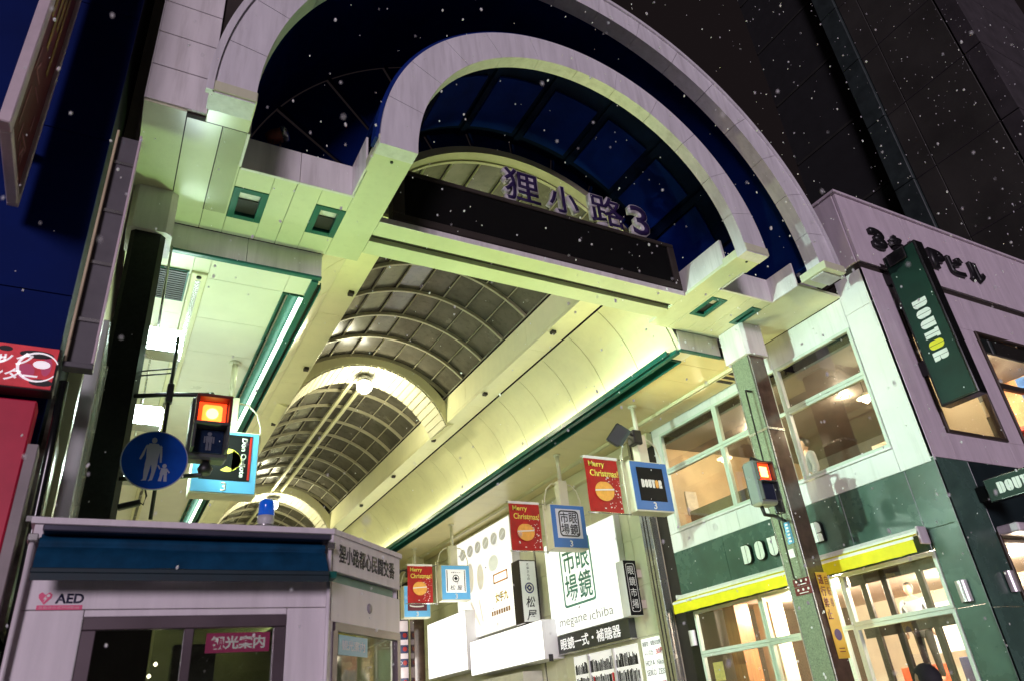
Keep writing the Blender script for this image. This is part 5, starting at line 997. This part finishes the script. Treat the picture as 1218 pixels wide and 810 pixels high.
# ------------------------------------------------------------------ people
def limb_mesh(joints, bones, radii, mat, name, parent, loc, rotz, sub=1):
    me = bpy.data.meshes.new('p'); me.from_pydata(joints, bones, []); o = bpy.data.objects.new('p', me); COL.objects.link(o)
    md = o.modifiers.new('s', 'SKIN'); 
    for i, v in enumerate(me.skin_vertices[0].data): v.radius = (radii[i], radii[i] * .85); v.use_root = (i == 0)
    ss = o.modifiers.new('d', 'SUBSURF'); ss.levels = sub; ss.render_levels = sub
    out = bpy.data.meshes.new_from_object(o.evaluated_get(bpy.context.evaluated_depsgraph_get())); bpy.data.objects.remove(o)
    out.materials.clear(); out.materials.append(mat)
    for p in out.polygons: p.use_smooth = True
    return put(name, out, loc, parent, (0, 0, R(rotz)))
def person(loc, rotz, label, top_m, hair=hair_m, h=1.0, hood=False):
    t = thing('person', label, 'person', loc)
    J = [(0, 0, .95), (0, 0, 1.15), (0, 0, 1.38), (0, .0, 1.47), (0, -.02, 1.54), (.18, 0, 1.40), (.25, .02, 1.13), (.25, -.08, .90), (-.18, 0, 1.40), (-.25, .02, 1.13), (-.25, -.08, .90), (.09, 0, .90), (.10, -.01, .5), (.10, .02, .09), (.11, -.14, .04), (-.09, 0, .90), (-.10, -.01, .5), (-.10, .02, .09), (-.11, -.14, .04)]
    B = [(0, 1), (1, 2), (2, 3), (3, 4), (2, 5), (5, 6), (6, 7), (2, 8), (8, 9), (9, 10), (0, 11), (11, 12), (12, 13), (13, 14), (0, 15), (15, 16), (16, 17), (17, 18)]
    Rr = [.14, .13, .13, .06, .055, .07, .05, .035, .07, .05, .035, .09, .06, .045, .04, .09, .06, .045, .04]
    J = [(a * h, b * h, c * h) for a, b, c in J]
    limb_mesh(J, B, [r * h for r in Rr], skin, 'body', t, loc, rotz)
    limb_mesh([J[i] for i in (0, 1, 2, 5, 6, 7, 8, 9, 10)], [(0, 1), (1, 2), (2, 3), (3, 4), (4, 5), (2, 6), (6, 7), (7, 8)], [.17 * h, .16 * h, .16 * h, .09 * h, .07 * h, .05 * h, .09 * h, .07 * h, .05 * h], top_m, 'coat', t, loc, rotz)
    limb_mesh([J[i] for i in (0, 11, 12, 13, 15, 16, 17)], [(0, 1), (1, 2), (2, 3), (0, 4), (4, 5), (5, 6)], [.15 * h, .11 * h, .08 * h, .065 * h, .11 * h, .08 * h, .065 * h], coat_m, 'trousers', t, loc, rotz)
    c = Vector(loc) + Vector((0, 0, 1.62 * h)); rz = Matrix.Rotation(R(rotz), 4, 'Z')
    def blob(name, off, s, mat, par=t, cut=None):
        bm = bmesh.new(); bmesh.ops.create_uvsphere(bm, u_segments=16, v_segments=12, radius=1)
        for v in bm.verts:
            q = v.co.copy(); 
            if cut == 'head' and q.z < 0: q.x *= 1 + .25 * q.z; q.y *= 1 + .12 * q.z
            if cut == 'hair' and q.y < -.35 and q.z < .45: q.y = -.35; q *= .9
            v.co = Vector((q.x * s[0], q.y * s[1], q.z * s[2]))
        me = bpy.data.meshes.new('b'); bm.to_mesh(me); bm.free(); me.materials.append(mat)
        for p in me.polygons: p.use_smooth = True
        return put(name, me, c + rz @ (Vector(off) * h), par, (0, 0, R(rotz)))
    hd = blob('head', (0, -.02, 0), (.075 * h, .095 * h, .115 * h), skin, t, 'head')
    blob('nose', (0, -.118, -.01), (.012 * h, .018 * h, .02 * h), skin, hd); blob('mouth', (0, -.103, -.055), (.022 * h, .008 * h, .006 * h), red_m, hd)
    for s in (-1, 1): blob('eye', (s * .03, -.102, .012), (.011 * h, .008 * h, .007 * h), letter_k, hd); blob('ear', (s * .077, -.01, -.005), (.012 * h, .022 * h, .03 * h), skin, hd); blob('hand', (s * .25, -.10, -.78), (.03 * h, .045 * h, .07 * h), skin, t)
    if hood: blob('hood', (0, .0, .012), (.105 * h, .125 * h, .135 * h), top_m, t, 'hair')
    else: blob('hair', (0, .0, .03), (.085 * h, .105 * h, .105 * h), hair, t, 'hair')
    return t
person((6.55, 4.40, .12), 185, 'dark hooded person whose head just shows in front of the café window', coat_m, hood=True, h=.945)
person((11.0, 8.3, 4.08), -125, 'person in a grey shirt sitting behind the upper café window', shirt_m, h=1.0)
person((11.3, 7.42, 1.62), -80, 'staff member in a grey shirt behind the ground-floor counter', shirt_m, h=.84)

# ------------------------------------------------------------------ falling snow
rr = random.Random(11); vs, fs = [], []
_ib = bmesh.new(); bmesh.ops.create_icosphere(_ib, subdivisions=1, radius=1.0); _iv = [v.co.copy() for v in _ib.verts]; _if = [[v.index for v in f.verts] for f in _ib.faces]; _ib.free()
def flake(c, r, st, d):
    o = len(vs); q = Vector(d).to_track_quat('Z', 'Y'); c = Vector(c)
    for v in _iv: vs.append(c + q @ Vector((v.x * r, v.y * r, v.z * r * st)))
    for f in _if: fs.append([o + i for i in f])
for k in range(9500):
    x, y, z = rr.uniform(-9, 19), rr.uniform(-1.5, 7.0), rr.uniform(.2, 15)
    if (x * x + y * y + (z - 1.6) ** 2) < 1.3 ** 2: continue
    if y > 5.3 and z > 7.0: continue
    if x > 9.6 and y > 5.2: continue
    r = rr.choice((.003, .0036, .004, .0045, .005, .005, .006, .007, .009, .012)); dd = math.sqrt(x * x + y * y + (z - 1.6) ** 2); r = min(r, .0019 * dd); flake((x, y, z), r, rr.uniform(1.0, 2.0), (rr.uniform(-.5, .3), rr.uniform(-.3, .3), -1))
snm = M('snowflake', (.92, .92, .94), .6, var=0); _n = snm.node_tree.nodes; _t = _n.new('ShaderNodeBsdfTranslucent'); _t.inputs[0].default_value = (.95, .95, .97, 1); _x = _n.new('ShaderNodeMixShader'); _x.inputs[0].default_value = .5
snm.node_tree.links.new(_n['Principled BSDF'].outputs[0], _x.inputs[1]); snm.node_tree.links.new(_t.outputs[0], _x.inputs[2]); snm.node_tree.links.new(_x.outputs[0], _n['Material Output'].inputs['Surface'])
for k in range(260):
    x, y, z = rr.uniform(-1.5, 3.2), rr.uniform(.5, 2.6), rr.uniform(1.5, 4.2); dd = math.sqrt(x * x + y * y + (z - 1.6) ** 2)
    if dd > .7: flake((x, y, z), rr.uniform(.0016, .0034), rr.uniform(1.0, 2.6), (rr.uniform(-.5, .3), rr.uniform(-.3, .3), -1))
sn = raw('falling_snow', vs, fs, snm, None); tag(sn, kind='stuff')
sn['label'] = 'white snowflakes falling through the night air'; sn['category'] = 'snow'
